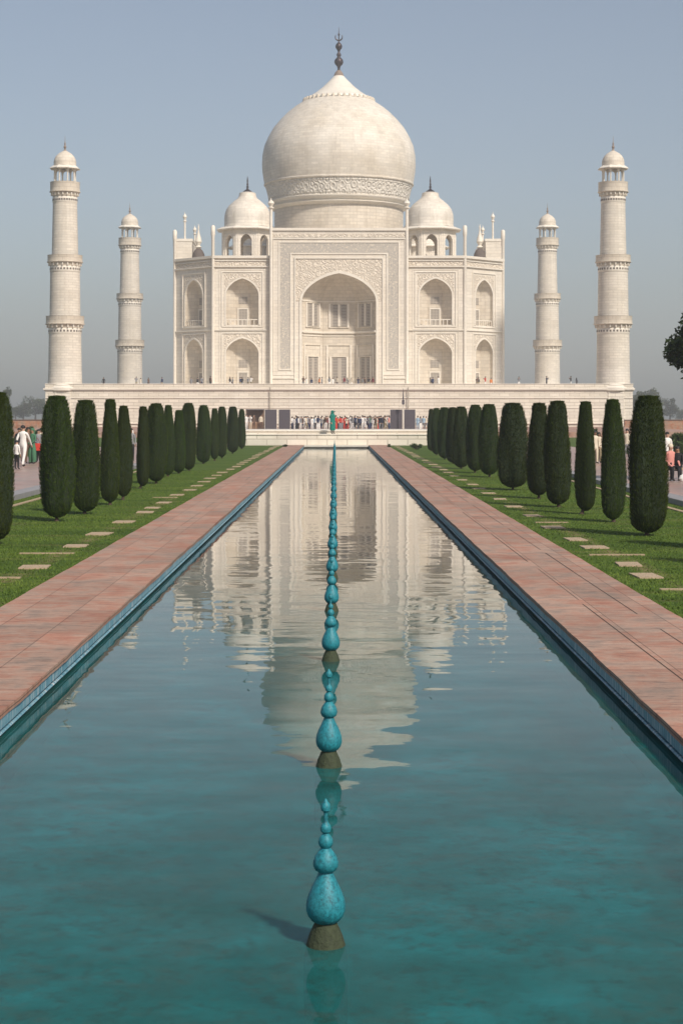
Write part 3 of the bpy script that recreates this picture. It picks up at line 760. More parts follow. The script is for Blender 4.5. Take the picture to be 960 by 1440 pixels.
for (x, y) in ((16.2, -16.2), (-16.2, 16.2), (16.2, 16.2)):
    c = copy_tree(k0, taj); c.location = (x, y, ZR - 0.4)
def cupola(x, y):
    m = MB(); m.lathe([(1.15, 0), (1.15, 0.9), (1.3, 1.0), (1.15, 1.1), (1.2, 1.8), (1.05, 2.6), (0.75, 3.2), (0.35, 3.6)], 16); c = m.build('turret_dome', M['dark_stone'], taj, True, loc=(x, y, ZR - .4))
    m = MB(); m.lathe([(0.3, 3.55), (0.62, 3.8), (0.3, 4.1), (0.35, 4.3), (0.62, 4.8), (0.5, 5.4), (0.25, 6.2), (0.1, 7.0), (0.15, 7.3), (0.03, 8.0)], 14); m.build('finial', M['marble_plain'], c, True)
for x, y in ((-25.3, -11), (25.4, -11)): cupola(x, y)

# ------------------------------------------------------------------ plinth and minarets
MX = 44.2
plinth = empty('marble_platform', (CX, CY, 0))
tag(plinth, 'broad white marble platform that carries the mausoleum and its four towers', 'platform')
m = MB(); S = 46.9; FY = -47.0
m.box(-S, S, FY, 47, 0.5, 6.35); m.build('platform_wall', M['marble_plinth'], plinth)
m = MB(); m.box(-S - .12, S + .12, FY - .12, 47.1, 6.353, 6.55); m.box(-S - .3, S + .3, FY - .3, 47.3, 6.55, 6.8)
m.build('cornice', M['marble_plain'], plinth)
m = MB(); m.box(-S - .05, S + .05, FY - .05, FY + 0.35, 6.803, 7.42); m.box(-S - .05, -S + .35, FY + .35, 47, 6.803, 7.42); m.box(S - .35, S + .05, FY + .35, 47, 6.803, 7.42); m.build('parapet', M['marble_plinth'], plinth)
m = MB(); m.box(-S - .1, S + .1, FY - .12, FY + 0.42, 7.423, 7.53); m.build('parapet_cap', M['marble_plain'], plinth)
m = MB(); m.box(-S + .4, S - .4, FY + .45, 46.9, 6.81, 6.99); m.build('deck', M['marble_plain'], plinth)
m = MB()
for zz, pr_ in ((1.1, 0.22), (5.2, 0.10), (3.6, 0.06)): m.box(-S, S, FY - pr_, FY, zz, zz + 0.16)
m.build('moulding', M['marble_plain'], plinth)
for s_ in (-1, 1):
    m = MB(); xc = s_ * 11.0
    m.box(xc - .06, xc + .06, FY - .42, FY - .33, 2.2, 7.0); m.build('drain_pipe', simple('drain_pipe_grey', (0.3, 0.26, 0.21), 0.7), plinth)

def make_minaret():
    t = empty('minaret', (0, 0, 0))
    m = MB()
    m.lathe([(3.55, 0.55), (3.5, 1.2), (3.3, 1.35), (3.15, 6.3)], 8, rot=PI/8)
    m.build('base', M['marble_plinth'], t)
    m = MB(); m.lathe([(3.15, 6.3), (3.35, 6.45), (3.35, 6.9), (3.1, 7.1), (3.1, 7.35), (2.85, 7.55)], 40); m.build('base_moulding', M['marble_plain'], t, True)
    z = lambda y: HC + (585 - y) / 8.70
    m = MB(); m.lathe([(2.75, 7.4), (2.66, z(520)), (2.58, z(462)), ], 40); m.lathe([(2.47, z(446)), (2.36, z(375))], 40); m.lathe([(2.12, z(361)), (1.92, z(276))], 40)
    m.build('shaft', M['marble_minaret'], t, True)
    # rows of small square holes under each balcony
    for (r, yy) in ((2.585, 466), (2.375, 379), (1.935, 282)):
        m = MB(); m.lathe([(r + 0.005, z(yy) - 0.5), (r + 0.06, z(yy) - 0.42), (r + 0.06, z(yy) + 0.42), (r + 0.005, z(yy) + 0.5)], 40); m.build('band', M['marble_plain'], t, True)
        m = MB()
        for i in range(30):
            P = frame(2 * PI * i / 30, r + 0.045); m.box(-0.14, 0.14, 0, 0.03, z(yy) - 0.15, z(yy) + 0.15, P)
        m.build('vent_row', M['dark_stone'], t)  # flat dark plates stand in for the vent openings
    for (yt, yb, rs, rb) in ((445, 456.5, 2.58, 3.06), (359.5, 369.5, 2.38, 2.80), (257, 271, 1.95, 2.38)):
        m = MB(); zt, zb = z(yt), z(yb)
        m.lathe([(rs, zb - 0.75), (rs + 0.12, zb - 0.5), (rb - 0.25, zb - 0.15), (rb + 0.1, zb), (rb + 0.1, zb + 0.12), (rb, zb + 0.14), (rb - 0.02, zt - 0.1), (rb + 0.03, zt), (rb - 0.12, zt), (rb - 0.14, zb + 0.3), (rs - 0.5, zb + 0.25)], 40)
        b = m.build('balcony', M['marble_drum'], t, True)
        m = MB()
        for i in range(20):
            P = frame(2 * PI * i / 20, rs); m.box(-0.09, 0.09, 0.0, rb - rs - 0.1, zb - 0.55, zb - 0.1, P)
        m.build('brackets', M['marble_plain'], b)
    k = empty('kiosk', (0, 0, 0), 0, t); z0 = z(262); z1 = z(237.5)
    m = MB(); m.lathe([(2.0, z0 - 0.4), (1.95, z0), (0, z0)], 24); m.build('kiosk_floor', M['marble_plain'], k)
    for i in range(8):
        a = PI / 8 + i * PI / 4; m = MB(); cx, cy = 1.70 * math.cos(a), 1.70 * math.sin(a)
        m.lathe([(0.2, z0), (0.2, z0 + 0.3), (0.13, z0 + 0.35), (0.12, z1 - 0.5), (0.2, z1 - 0.35), (0.24, z1)], 8, (cx, cy, 0)); m.build('column', M['marble_plain'], k, True)
    m = MB()
    for i in range(8):
        P = frame(i * PI / 4, 1.70 * math.cos(PI / 8) + .06); wall_arch(m, P, -0.66, 0.66, z1 - 0.8, z1, 0, 0.50, z1 - 0.8, z1 - 0.6, z1 - 0.2, 0, 0.12)
    m.build('arcade', M['marble_plain'], k)
    m = MB(); m.lathe([(1.5, z1 - 0.02), (2.5, z1 - 0.12), (2.53, z1), (1.95, z1 + 0.4), (1.85, z1 + 0.45)], 8, rot=PI/8); m.build('eave', M['marble_plain'], k)
    m = MB(); m.lathe([(1.85, z1 + .42), (1.80, z1 + .7), (1.82, z1 + 1.0), (1.72, z1 + 1.5), (1.45, z1 + 2.0), (1.0, z1 + 2.45), (0.5, z1 + 2.75), (0.26, z1 + 2.9)], 28)
    m.build('kiosk_dome', M['marble_drum'], k, True)
    m = MB(); m.lathe([(0.3, z1 + 2.85), (0.2, z1 + 3.05), (0.12, z1 + 3.2), (0.26, z1 + 3.5), (0.1, z1 + 3.8), (0.15, z1 + 4.05), (0.05, z1 + 4.3), (0.015, z1 + 5.3)], 12); m.build('finial', M['brownstone'], k, True)
    return t
mn = make_minaret()
mlabels = [((-MX, -MX), 'tall white marble minaret at the left front corner of the platform'),
           ((MX, -MX), 'tall white marble minaret at the right front corner of the platform'),
           ((-MX, MX), 'smaller looking minaret behind, between left front tower and the mausoleum'),
           ((MX, MX), 'smaller looking minaret behind, between the mausoleum and right front tower')]
for i, ((x, y), lb) in enumerate(mlabels):
    o = mn if i == 0 else copy_tree(mn)
    o.location = (CX + x, CY + y, 0)
    tag(o, lb, 'minaret', 'minarets at the corners of the platform')

# ------------------------------------------------------------------ dark screens on the terrace
def at(x, y, z=0.0, D=None):
    """point of height z seen at photo pixel (x,y), or at distance D"""
    D = D or F * (HC - z) / (y - HY)
    return ((x - X0) * D / F, D)
def screen(x0, x1, label, name='screen_panel'):
    D = 222.0; a = (x0 - X0) * D / F; b = (x1 - X0) * D / F; t = empty(name, ((a + b) / 2, D, 0.62)); hw = (b - a) / 2
    tag(t, label, 'screen', 'dark screens before the platform')
    m = MB(); m.box(-hw, hw, -0.03, 0.03, 0.08, 2.55); m.build('panel', M['screen'], t)
    m = MB(); m.box(-hw - .05, -hw - .003, -.05, .05, 0, 2.6); m.box(hw + .003, hw + .05, -.05, .05, 0, 2.6); m.build('post', M['screen_frame'], t)
screen(372.5, 389, 'dark grey screen beside the brown stall, left of its twin')
screen(392, 408, 'dark grey screen left of the crowd, nearest the standing tourists')
screen(548.5, 565.2, 'dark grey screen at the right end of the crowd')
screen(568, 583.5, 'dark grey screen right of the white pole')
px, _ = at(566.6, 0, 0, 221); m = MB(); m.lathe([(0.09, 0), (0.09, 2.3), (0.05, 2.4), (0.05, 4.0)], 10); po = m.build('sign_post', M['screen_frame'], None, True, loc=(px, 221.0, .62))
m = MB(); m.box(-0.16, 0.16, -0.14, 0.1, 3.2, 3.75); m.lathe([(0.06, 3.75), (0.09, 3.9), (0.02, 5.2)], 8); m.build('lamp_head', M['screen'], po)
tag(po, 'thin white pole with dark top between the two right hand screens', 'pole')
# brown stall at the left
a, _ = at(346, 0, 0, 223); b, _ = at(371, 0, 0, 223)
t = empty('ticket_stall', ((a + b) / 2, 223.5, 0.62)); hw = (b - a) / 2
tag(t, 'brown open wooden stall beside the dark screens, left of the crowd', 'stall')
m = MB(); m.box(-hw, hw, 0.9, 0.96, 0, 2.5); m.build('back_panel', M['brown_wood'], t)
m = MB(); m.box(-hw - .05, hw + .05, -0.4, 1.0, 2.503, 2.6); m.build('roof', M['screen'], t)
for s_ in (-1, 1):
    m = MB(); m.box(s_ * hw - .05, s_ * hw + .05, -.35, -.25, 0, 2.5); m.build('post', M['brown_wood'], t)
m = MB(); m.box(-hw + .3, hw - .3, 0, 0.5, 0, 0.95); m.build('counter', simple('stall_counter', (0.30, 0.17, 0.09), 0.7, 0.3, 3), t)

# ------------------------------------------------------------------ fountains
def teal_mat():
    nt = NT('turquoise_paint')
    a = nt.noise(nt.coord('Object'), 55, 4, 0.8); b = nt.noise(nt.coord('Object'), 9, 4, 0.6)
    c = nt.ramp(a, [(0.34, (0.010, 0.075, 0.095)), (0.48, (0.015, 0.175, 0.215)), (0.62, (0.022, 0.235, 0.285)), (0.78, (0.08, 0.36, 0.40))])
    c = nt.mix(nt.math('MULTIPLY', nt.ramp(b, [(0.5, (0, 0, 0)), (0.7, (1, 1, 1))]), 0.35), c, (0.03, 0.15, 0.16))
    nt.princ(c, 0.5, nt.bump(a, 0.5, 0.004), 0.35)
    return nt.mat
M['teal'] = teal_mat()
M['algae'] = simple('algae_concrete', (0.036, 0.046, 0.022), 0.8, 0.6, 40, bump=0.6)
def make_fountain():
    t = empty('fountain', (0, 0, WATER_Z))
    m = MB(); m.lathe([(0.105, -0.42), (0.105, -0.06), (0.095, 0.0), (0.080, 0.05), (0.062, 0.09), (0.050, 0.115)], 28); m.build('cone_base', M['algae'], t, True)
    r, c, k = 0.0965, 0.235, 1.0
    pr = [(0.048, 0.108), (0.068, 0.120), (0.085, 0.142), (0.0935, 0.168), (0.0945, 0.192), (0.090, 0.220), (0.080, 0.250), (0.066, 0.282), (0.051, 0.312), (0.040, 0.335), (0.034, 0.352)]
    m = MB(); m.lathe(pr, 32); m.build('bulb', M['teal'], t, True)
    pr = [(0.033, 0.350), (0.050, 0.360), (0.060, 0.380), (0.0605, 0.398), (0.052, 0.426), (0.036, 0.450), (0.021, 0.466)]
    m = MB(); m.lathe(pr, 28); m.build('bulb', M['teal'], t, True)
    pr = [(0.022, 0.465), (0.031, 0.475), (0.036, 0.492), (0.033, 0.511), (0.022, 0.527), (0.013, 0.535)]
    m = MB(); m.lathe(pr, 20); m.build('bulb', M['teal'], t, True)
    pr = [(0.012, 0.534), (0.023, 0.543), (0.027, 0.558), (0.022, 0.575), (0.012, 0.588), (0.009, 0.602), (0.012, 0.612), (0.008, 0.624), (0.010, 0.636), (0.021, 0.645), (0.0245, 0.660), (0.020, 0.676), (0.010, 0.688), (0.004, 0.700), (0.0, 0.702)]
    m = MB(); m.lathe(pr, 16); m.build('nozzle', M['teal'], t, True)
    return t
fo = make_fountain()
FD = [8.38, 12.65, 18.1, 22.7, 27.3]
while FD[-1] < PE - 10: FD.append(FD[-1] + 4.75)
for k, D in enumerate(FD):
    o = fo if k == 0 else copy_tree(fo)
    o.location = (-0.045 - 0.0012 * D, D, WATER_Z + random.uniform(-.006, .006)); o.rotation_euler = (0, 0, random.random() * 6.28)
    lb = 'turquoise gourd shaped fountain nearest the camera, on its mossy cone' if k == 0 else 'turquoise gourd shaped fountain, %s from the camera in the pool row' % ordinal(k + 1)
    tag(o, lb, 'fountain', 'turquoise fountains along the pool axis')

# ------------------------------------------------------------------ stepping slabs and edging strips in the lawn
m = MB(); m.box(-0.20, 0.20, -0.34, 0.34, -0.03, 0.016); slab0 = m.build('paving_slab', M['slab'])
m = MB(); m.box(-0.36, 0.36, -0.06, 0.06, -0.03, 0.014); str0 = m.build('edging_stone', M['edging'])
used = [False, False]
def put(src, i, x, y, rz, label, cat, group):
    o = src if not used[i] else src.copy()
    if used[i]: COL.objects.link(o)
    used[i] = True; o.location = (x, y, 0); o.rotation_euler = (0, 0, rz); tag(o, label, cat, group); return o
rr = random.Random(4)
LD = [27.2, 31.6, 34.85, 38.8, 42.7, 44.7, 47.4, 52.0]; RD = [25.7, 27.7, 31.3, 33.3, 36.9, 41.2]
for side, Ds, X in ((-1, LD, -4.72), (1, RD, 4.58)):
    d = Ds[-1]
    while d < 132: d += rr.uniform(3.2, 4.4); Ds.append(d)
    nm = 'left' if side < 0 else 'right'
    for i, d in enumerate(Ds):
        lb = ('buff stone slab set in the %s lawn, nearest the camera' % nm) if i == 0 else 'buff stone slab set in the %s lawn, %s from the camera' % (nm, ordinal(i + 1))
        o = put(slab0, 0, X + rr.uniform(-.06, .06), d, rr.uniform(-.06, .06), lb, 'paving slab', 'stone slabs in the %s lawn' % nm)
        o.scale = (rr.uniform(.85, 1.12), rr.uniform(.8, 1.1), 1)
    EDs = {-1: [25.4, 29.9, 50.4], 1: [23.7, 29.6, 38.6]}[side]
    for i, d in enumerate(EDs):
        o = put(str0, 1, side * (4.72 if side > 0 else 4.95), d, 0, 'narrow tan edging stone across the %s lawn, %s from the camera' % (nm, ordinal(i + 1)), 'edging stone', 'edging stones in the lawns')
        o.scale = (1.0 + 0.3 * (i % 2), 1, 1)

# ------------------------------------------------------------------ clipped cypresses
def leaf_mat(name, dark, mid, light, sc=6.0, rough=0.7):
    nt = NT(name)
    a = nt.noise(nt.coord('Object', (1, 1, 0.35)), sc, 5, 0.75); b = nt.noise(nt.coord('Object'), sc * 9, 3, 0.6)
    oi = nt.n('ShaderNodeObjectInfo')
    c = nt.ramp(a, [(0.32, dark), (0.52, mid), (0.72, light)])
    c = nt.mix(nt.math('MULTIPLY', b, 0.35), c, light)
    h = nt.n('ShaderNodeHueSaturation'); dead = nt.noise(nt.coord('Object', (1, 1, 0.5), (4, 4, 4)), sc * 0.6, 5, 0.7)
    c = nt.mix(nt.math('MULTIPLY', nt.ramp(dead, [(0.60, (0, 0, 0)), (0.74, (1, 1, 1))]), 0.45), c, (0.075, 0.055, 0.02))
    nt.l(c, h.inputs['Color'])
    nt.l(nt.math('ADD', nt.math('MULTIPLY', oi.outputs['Random'], 0.5), 0.78), h.inputs['Value'])
    nt.l(nt.math('ADD', nt.math('MULTIPLY', oi.outputs['Random'], 0.03), 0.48), h.inputs['Hue'])
    nt.princ(h.outputs[0], rough, None, 0.15)
    return nt.mat
M['cypress'] = leaf_mat('cypress_leaf', (0.010, 0.021, 0.003), (0.024, 0.044, 0.004), (0.056, 0.078, 0.008))
M['cypress_core'] = simple('cypress_core', (0.012, 0.022, 0.006), 0.9, 0.4, 12)
M['bark'] = simple('dark_bark', (0.06, 0.04, 0.028), 0.9, 0.4, 8, bump=0.6)

def cypress_crown(seed, n=14000, top=0.55, belly=0.45):
    """unit crown: width 1 (radius .5), height 1 from z=0; clipped flat-topped column"""
    rng = np.random.default_rng(seed); rnd = random.Random(seed)
    lob = [(rnd.randint(2, 5), rnd.random() * 6.28, rnd.uniform(-2.2, 2.2), rnd.uniform(0.015, 0.05)) for _ in range(5)]
    def rad(t, a):
        # t height fraction
        base = np.interp(t, [0, .015, .05, .12, .3, belly, .75, .9, .965, .99, 1.0], [0.08, .22, .37, .455, .495, .5, .44 - .08*(1-top), .36 - .1*(1-top), .28, .18, .0])
        w = np.zeros_like(a)
        for kk, ph, tw, am in lob: w = w + am * np.sin(kk * a + ph + tw * 3 * t)
        return base * (1 + w * 1.6)
    # core
    nv, nu = 26, 24; ts = np.linspace(0.004, 0.985, nv); m = MB()
    for i in range(nv):
        for j in range(nu):
            a = 2 * PI * j / nu; r = float(rad(ts[i], np.array(a))) * 0.955
            m.v.append((r * math.cos(a), r * math.sin(a), float(ts[i])))
    for i in range(nv - 1):
        for j in range(nu):
            j2 = (j + 1) % nu; m.f.append((i*nu + j, i*nu + j2, (i+1)*nu + j2, (i+1)*nu + j)); m.uv += [(0, 0)] * 4; m.m.append(1)
    m.f.append(tuple((nv-1)*nu + j for j in range(nu))); m.uv += [(0, 0)] * nu; m.m.append(1)
    m.f.append(tuple(j for j in reversed(range(nu)))); m.uv += [(0, 0)] * nu; m.m.append(1)
    # sprays
    t = rng.random(n) ** 0.95; k = n // 12; t[:k] = 0.93 + 0.07 * rng.random(k); k2 = n // 14; t[k:k+k2] = 0.07 * rng.random(k2)
    a = rng.random(n) * 2 * PI; r = rad(t, a) * (0.95 + 0.075 * rng.random(n) ** 1.5); z = t
    k3 = n // 16; rr_ = np.sqrt(rng.random(k3)); r[:k3] = rad(np.full(k3, 0.975), a[:k3]) * rr_; z[:k3] = 0.985 + 0.012 * rng.random(k3)
    ln = 0.011 + 0.014 * rng.random(n); wd = 0.014 + 0.016 * rng.random(n)   # z is scaled ~3.8x more than x
    ca, sa = np.cos(a), np.sin(a); ta = rng.normal(0, 0.7, n)
    out = 0.02 + 0.05 * rng.random(n) ** 2
    tx, ty = -sa * np.cos(ta) + ca * np.sin(ta), ca * np.cos(ta) + sa * np.sin(ta)
    P0 = np.stack([ca*r - tx*wd/2, sa*r - ty*wd/2, z - ln*0.4], 1); P1 = np.stack([ca*r + tx*wd/2, sa*r + ty*wd/2, z - ln*0.4], 1)
    P2 = np.stack([ca*(r + out) + rng.normal(0, .008, n), sa*(r + out) + rng.normal(0, .008, n), z + ln*0.6], 1)
    b = len(m.v); V = np.stack([P0, P1, P2], 1).reshape(-1, 3).tolist()
    m.v += [tuple(q) for q in V]
    m.f += [(b + 3*i, b + 3*i + 1, b + 3*i + 2) for i in range(n)]; m.uv += [(0, 0)] * (3 * n); m.m += [0] * n
    return m
crown_src = []
for sd, top, belly in ((1, 0.9, 0.45), (2, 0.2, 0.35), (3, 0.7, 0.5), (4, 0.45, 0.3), (5, 1.0, 0.55)):
    o = cypress_crown(sd, 15000, top, belly).build('crown', [M['cypress'], M['cypress_core']], None, False, False)
    crown_src.append(o)
m = MB(); m.lathe([(0.055, 0), (0.04, 0.05), (0.035, 0.3)], 8); trunk0 = m.build('trunk', M['bark'], None, True)
def cypress(x, ytop, ybase, wpx, var, label, group, lean=0.0, X=None, D=None):
    if D is None:
        D = F * HC / (ybase - HY); X = (x - X0) * D / F
    sc = F / D; top = HC + (HY - ytop) / sc; wd = wpx / sc
    t = empty('cypress_tree', (X, D, 0)); tag(t, label, 'cypress', group)
    o = crown_src[var].copy(); COL.objects.link(o); o.parent = t
    zb = 0.09 * random.uniform(0.7, 1.3); o.location = (lean, 0, zb); o.scale = (wd, wd, top - zb); o.rotation_euler = (0, 0, random.random() * 6.28)
    tr = trunk0.copy(); COL.objects.link(tr); tr.parent = t
    tr.rotation_euler = (0, math.atan2(lean, 0.25), 0)
    return t
Lc = [(-3, 552, 765, 46, 0), (80, 557, 733, 43, 0), (119.5, 563, 723, 39, 2), (155, 562, 710, 28, 1), (173, 571, 703, 22, 3), (197, 572, 687, 19, 1), (219.5, 567.5, 680, 28, 4),
      (236, 570, 670, 17, 3), (251.5, 577, 666, 20, 1), (266, 567, 662, 21, 4), (286, 570, 652, 20, 4), (302, 574.5, 648, 13, 3), (312, 572, 644.5, 15, 2), (327, 572, 638, 17, 2), (340, 575.5, 631.5, 11, 0)]
Rc = [(908.5, 557, 753, 53, 0), (862, 562, 734, 33, 3), (817, 565, 723, 28, 3), (785, 564, 713, 36, 2), (757, 567, 701, 32, 1), (720.5, 567, 689, 41, 0), (688, 568.5, 671, 28, 2), (667, 569.5, 665, 24, 4),
      (648, 572, 659, 22, 0), (637, 573, 652, 20, 3), (625, 573, 646, 19, 2), (614, 574, 640, 14, 4), (606, 575.5, 634.5, 11, 1)]
for side, L in (('left', Lc), ('right', Rc)):
    for i, (x, yt, yb, wpx, var) in enumerate(L):
        lb = ('tall clipped dark cypress, %s from the camera in the %s row' % (ordinal(i + 1), side)) if i else \
             ('clipped cypress cut by the left picture edge, nearest the camera' if side == 'left' else 'widest clipped cypress, nearest the camera on the right lawn')
        cypress(x, yt, yb, wpx, var, lb, 'clipped cypresses along the %s lawn' % side, 0.10 if (side, i) in (('right', 2), ('left', 5)) else random.uniform(-.03, .03))
# one just outside the frame whose shadow reaches the lawn
cypress(0, 556, 0, 58, 0, 'clipped cypress standing just beyond the right picture edge', 'clipped cypresses along the right lawn', X=7.1, D=30.6)
cypress(0, 556, 0, 58, 2, 'clipped cypress further out beyond the right picture edge', 'clipped cypresses along the right lawn', X=6.9, D=26.6)
cypress(0, 556, 0, 58, 2, 'clipped cypress standing beyond the left picture edge', 'clipped cypresses along the left lawn', X=-6.3, D=26.2)
for o in crown_src + [trunk0]: bpy.data.objects.remove(o)

# ------------------------------------------------------------------ loose trees and shrubs
def leafy(center, rad, n, leaf, seed, mats, name='crown', parent=None, clumps=14, flat=0.0):
    """crown of leaf clumps in an ellipsoid with gaps"""
    rng = np.random.default_rng(seed)
    cs = rng.normal(size=(clumps, 3)); cs /= np.linalg.norm(cs, axis=1)[:, None]; cs *= (0.35 + 0.5 * rng.random(clumps))[:, None]
    cr = 0.28 + 0.22 * rng.random(clumps)
    pick = rng.integers(0, clumps, n); d = rng.normal(size=(n, 3)); d /= np.linalg.norm(d, axis=1)[:, None]
    p = cs[pick] + d * (cr[pick] * rng.random(n) ** 0.45)[:, None]
    p = p * np.array(rad) + np.array(center)
    q = rng.normal(size=(n, 3)); q /= np.linalg.norm(q, axis=1)[:, None]; q2 = np.cross(q, rng.normal(size=(n, 3))); q2 /= np.linalg.norm(q2, axis=1)[:, None]
    s = leaf * (0.6 + 0.8 * rng.random(n))[:, None]
    V = np.stack([p - q*s, p - q2*s*0.45, p + q*s, p + q2*s*0.45], 1).reshape(-1, 3)
    me = bpy.data.meshes.new(name); me.from_pydata(V.tolist(), [], np.arange(4*n).reshape(-1, 4).tolist()); me.materials.append(mats)
    o = bpy.data.objects.new(name, me); COL.objects.link(o)
    if parent: o.parent = parent
    return o
def limbs(parent, h, r, spread, seed, base=0.0):
    rnd = random.Random(seed); m = MB(); m.tube((0, 0, base), (0.03 * h, 0, h * 0.55), r, r * 0.7, 10)
    for i in range(7):
        a = i * 0.9 + rnd.random(); z0 = h * rnd.uniform(0.4, 0.55); m.tube((0.03 * h * z0 / (h * .55), 0, z0), (math.cos(a) * spread * rnd.uniform(.5, .8), math.sin(a) * spread * rnd.uniform(.5, .8), h * rnd.uniform(.75, 1.0)), r * 0.5, r * 0.12, 7)
    return m.build('trunk', M['bark'], parent, True)
M['leaf_far'] = leaf_mat('far_leaf', (0.02, 0.032, 0.012), (0.04, 0.055, 0.02), (0.07, 0.085, 0.035), 0.3)
M['leaf_dark'] = leaf_mat('dark_leaf', (0.012, 0.024, 0.008), (0.022, 0.042, 0.012), (0.05, 0.075, 0.018), 1.2)
M['leaf_bush'] = leaf_mat('bush_leaf', (0.020, 0.038, 0.012), (0.035, 0.062, 0.018), (0.06, 0.095, 0.028), 1.5)
def far_tree(x, ytop, wpx, D, seed, label):
    sc = F / D; X = (x - X0) / sc; top = HC + (HY - ytop) / sc; rw = wpx / sc / 2; hh = top * 0.42
    t = empty('distant_tree', (X, D, 0)); tag(t, label, 'tree', 'hazy trees beyond the red walls')
    limbs(t, top * 0.95, 0.03 * top + .1, rw, seed)
    leafy((0, 0, top - hh), (rw * 1.1, rw, hh * 1.05), 2600, top * 0.035, seed, M['leaf_far'], 'crown', t, 12)
far_tree(6, 545, 24, 560, 11, 'hazy tree at the left picture edge behind the nearest cypress')
far_tree(33, 562, 26, 700, 12, 'small hazy tree rising over the left red wall')
far_tree(50, 558, 34, 720, 13, 'broad hazy tree over the left wall, beside the left minaret')
far_tree(64, 566, 22, 760, 14, 'low hazy tree against the foot of the left minaret')
far_tree(22, 570, 22, 740, 18, 'lowest hazy tree over the left red wall')
far_tree(912, 545, 36, 620, 15, 'rounded hazy tree just right of the right front minaret')
far_tree(893, 552, 18, 560, 17, 'small greenish tree tucked against the right minaret base')
far_tree(941, 561, 26, 700, 16, 'hazy tree over the right red wall near the picture edge')
far_tree(957, 574, 24, 760, 19, 'lowest hazy tree over the right red wall')
far_tree(928, 570, 20, 760, 20, 'faint hazy tree between the two taller ones on the right')
# big tree at right edge
D = 60.0; t = empty('broadleaf_tree', ((1026 - X0) * D / F, D, 0)); tag(t, 'dark green leafy tree reaching into the right picture edge', 'tree')
limbs(t, 4.6, 0.14, 1.2, 5)
o = leafy((-0.50, 0, 4.85), (1.6, 1.4, 1.6), 26000, 0.085, 21, M['leaf_dark'], 'crown', t, 34)
# bushes
def bush(x, ybase, wpx, hpx, seed, label, cat='bush', z=0.0, n=3500, leaf=0.05, mat='leaf_bush', grp='bushes along the side paths'):
    D = F * (HC - z) / (ybase - HY); sc = F / D; X = (x - X0) / sc; w = wpx / sc / 2; h = hpx / sc
    t = empty('shrub', (X, D, z)); tag(t, label, cat, grp)
    leafy((0, 0, h * 0.52), (w, w * 0.9, h * 0.50), n, leaf * (1 if D < 60 else D / 60), seed, M[mat], 'foliage', t, 16)
    m = MB()
    for i in range(5): a = i * 1.26; m.tube((0.03 * math.cos(a), 0.03 * math.sin(a), 0), (w * .5 * math.cos(a), w * .5 * math.sin(a), h * 0.7), 0.03, 0.01, 6)
    m.build('stems', M['bark'], t)
bush(962, 655, 62, 52, 31, 'round dark green bush behind the seated tourist at the right edge', n=9000, leaf=.045)
bush(585, 632, 17, 9, 32, 'small low green shrub at the foot of the white steps', n=1500, leaf=.02)
bush(546.5, 629.5, 7, 5, 33, 'tiny shrub at the right corner of the pool end', n=500, leaf=.018)
bush(401, 629, 9, 4, 34, 'tiny shrub at the left corner of the pool end', n=500, leaf=.018)
bush(34, 628, 22, 24, 35, 'grey green bush behind the tourists on the left path', n=3000)
bush(48, 626, 26, 27, 36, 'tall green bush behind the red bag on the left path', n=3500)
bush(60, 626, 20, 20, 37, 'green bush half hidden by the second cypress on the left', n=2500)
bush(836.5, 640, 8, 42, 38, 'slim upright dark shrub before the right end of the platform', n=1500, leaf=.03)
bush(842, 636, 12, 26, 39, 'low dark shrub between two right hand cypresses', n=2000, leaf=.03)
bush(880, 640, 14, 30, 40, 'dark shrub showing between the two nearest right cypresses', n=2000, leaf=.03)

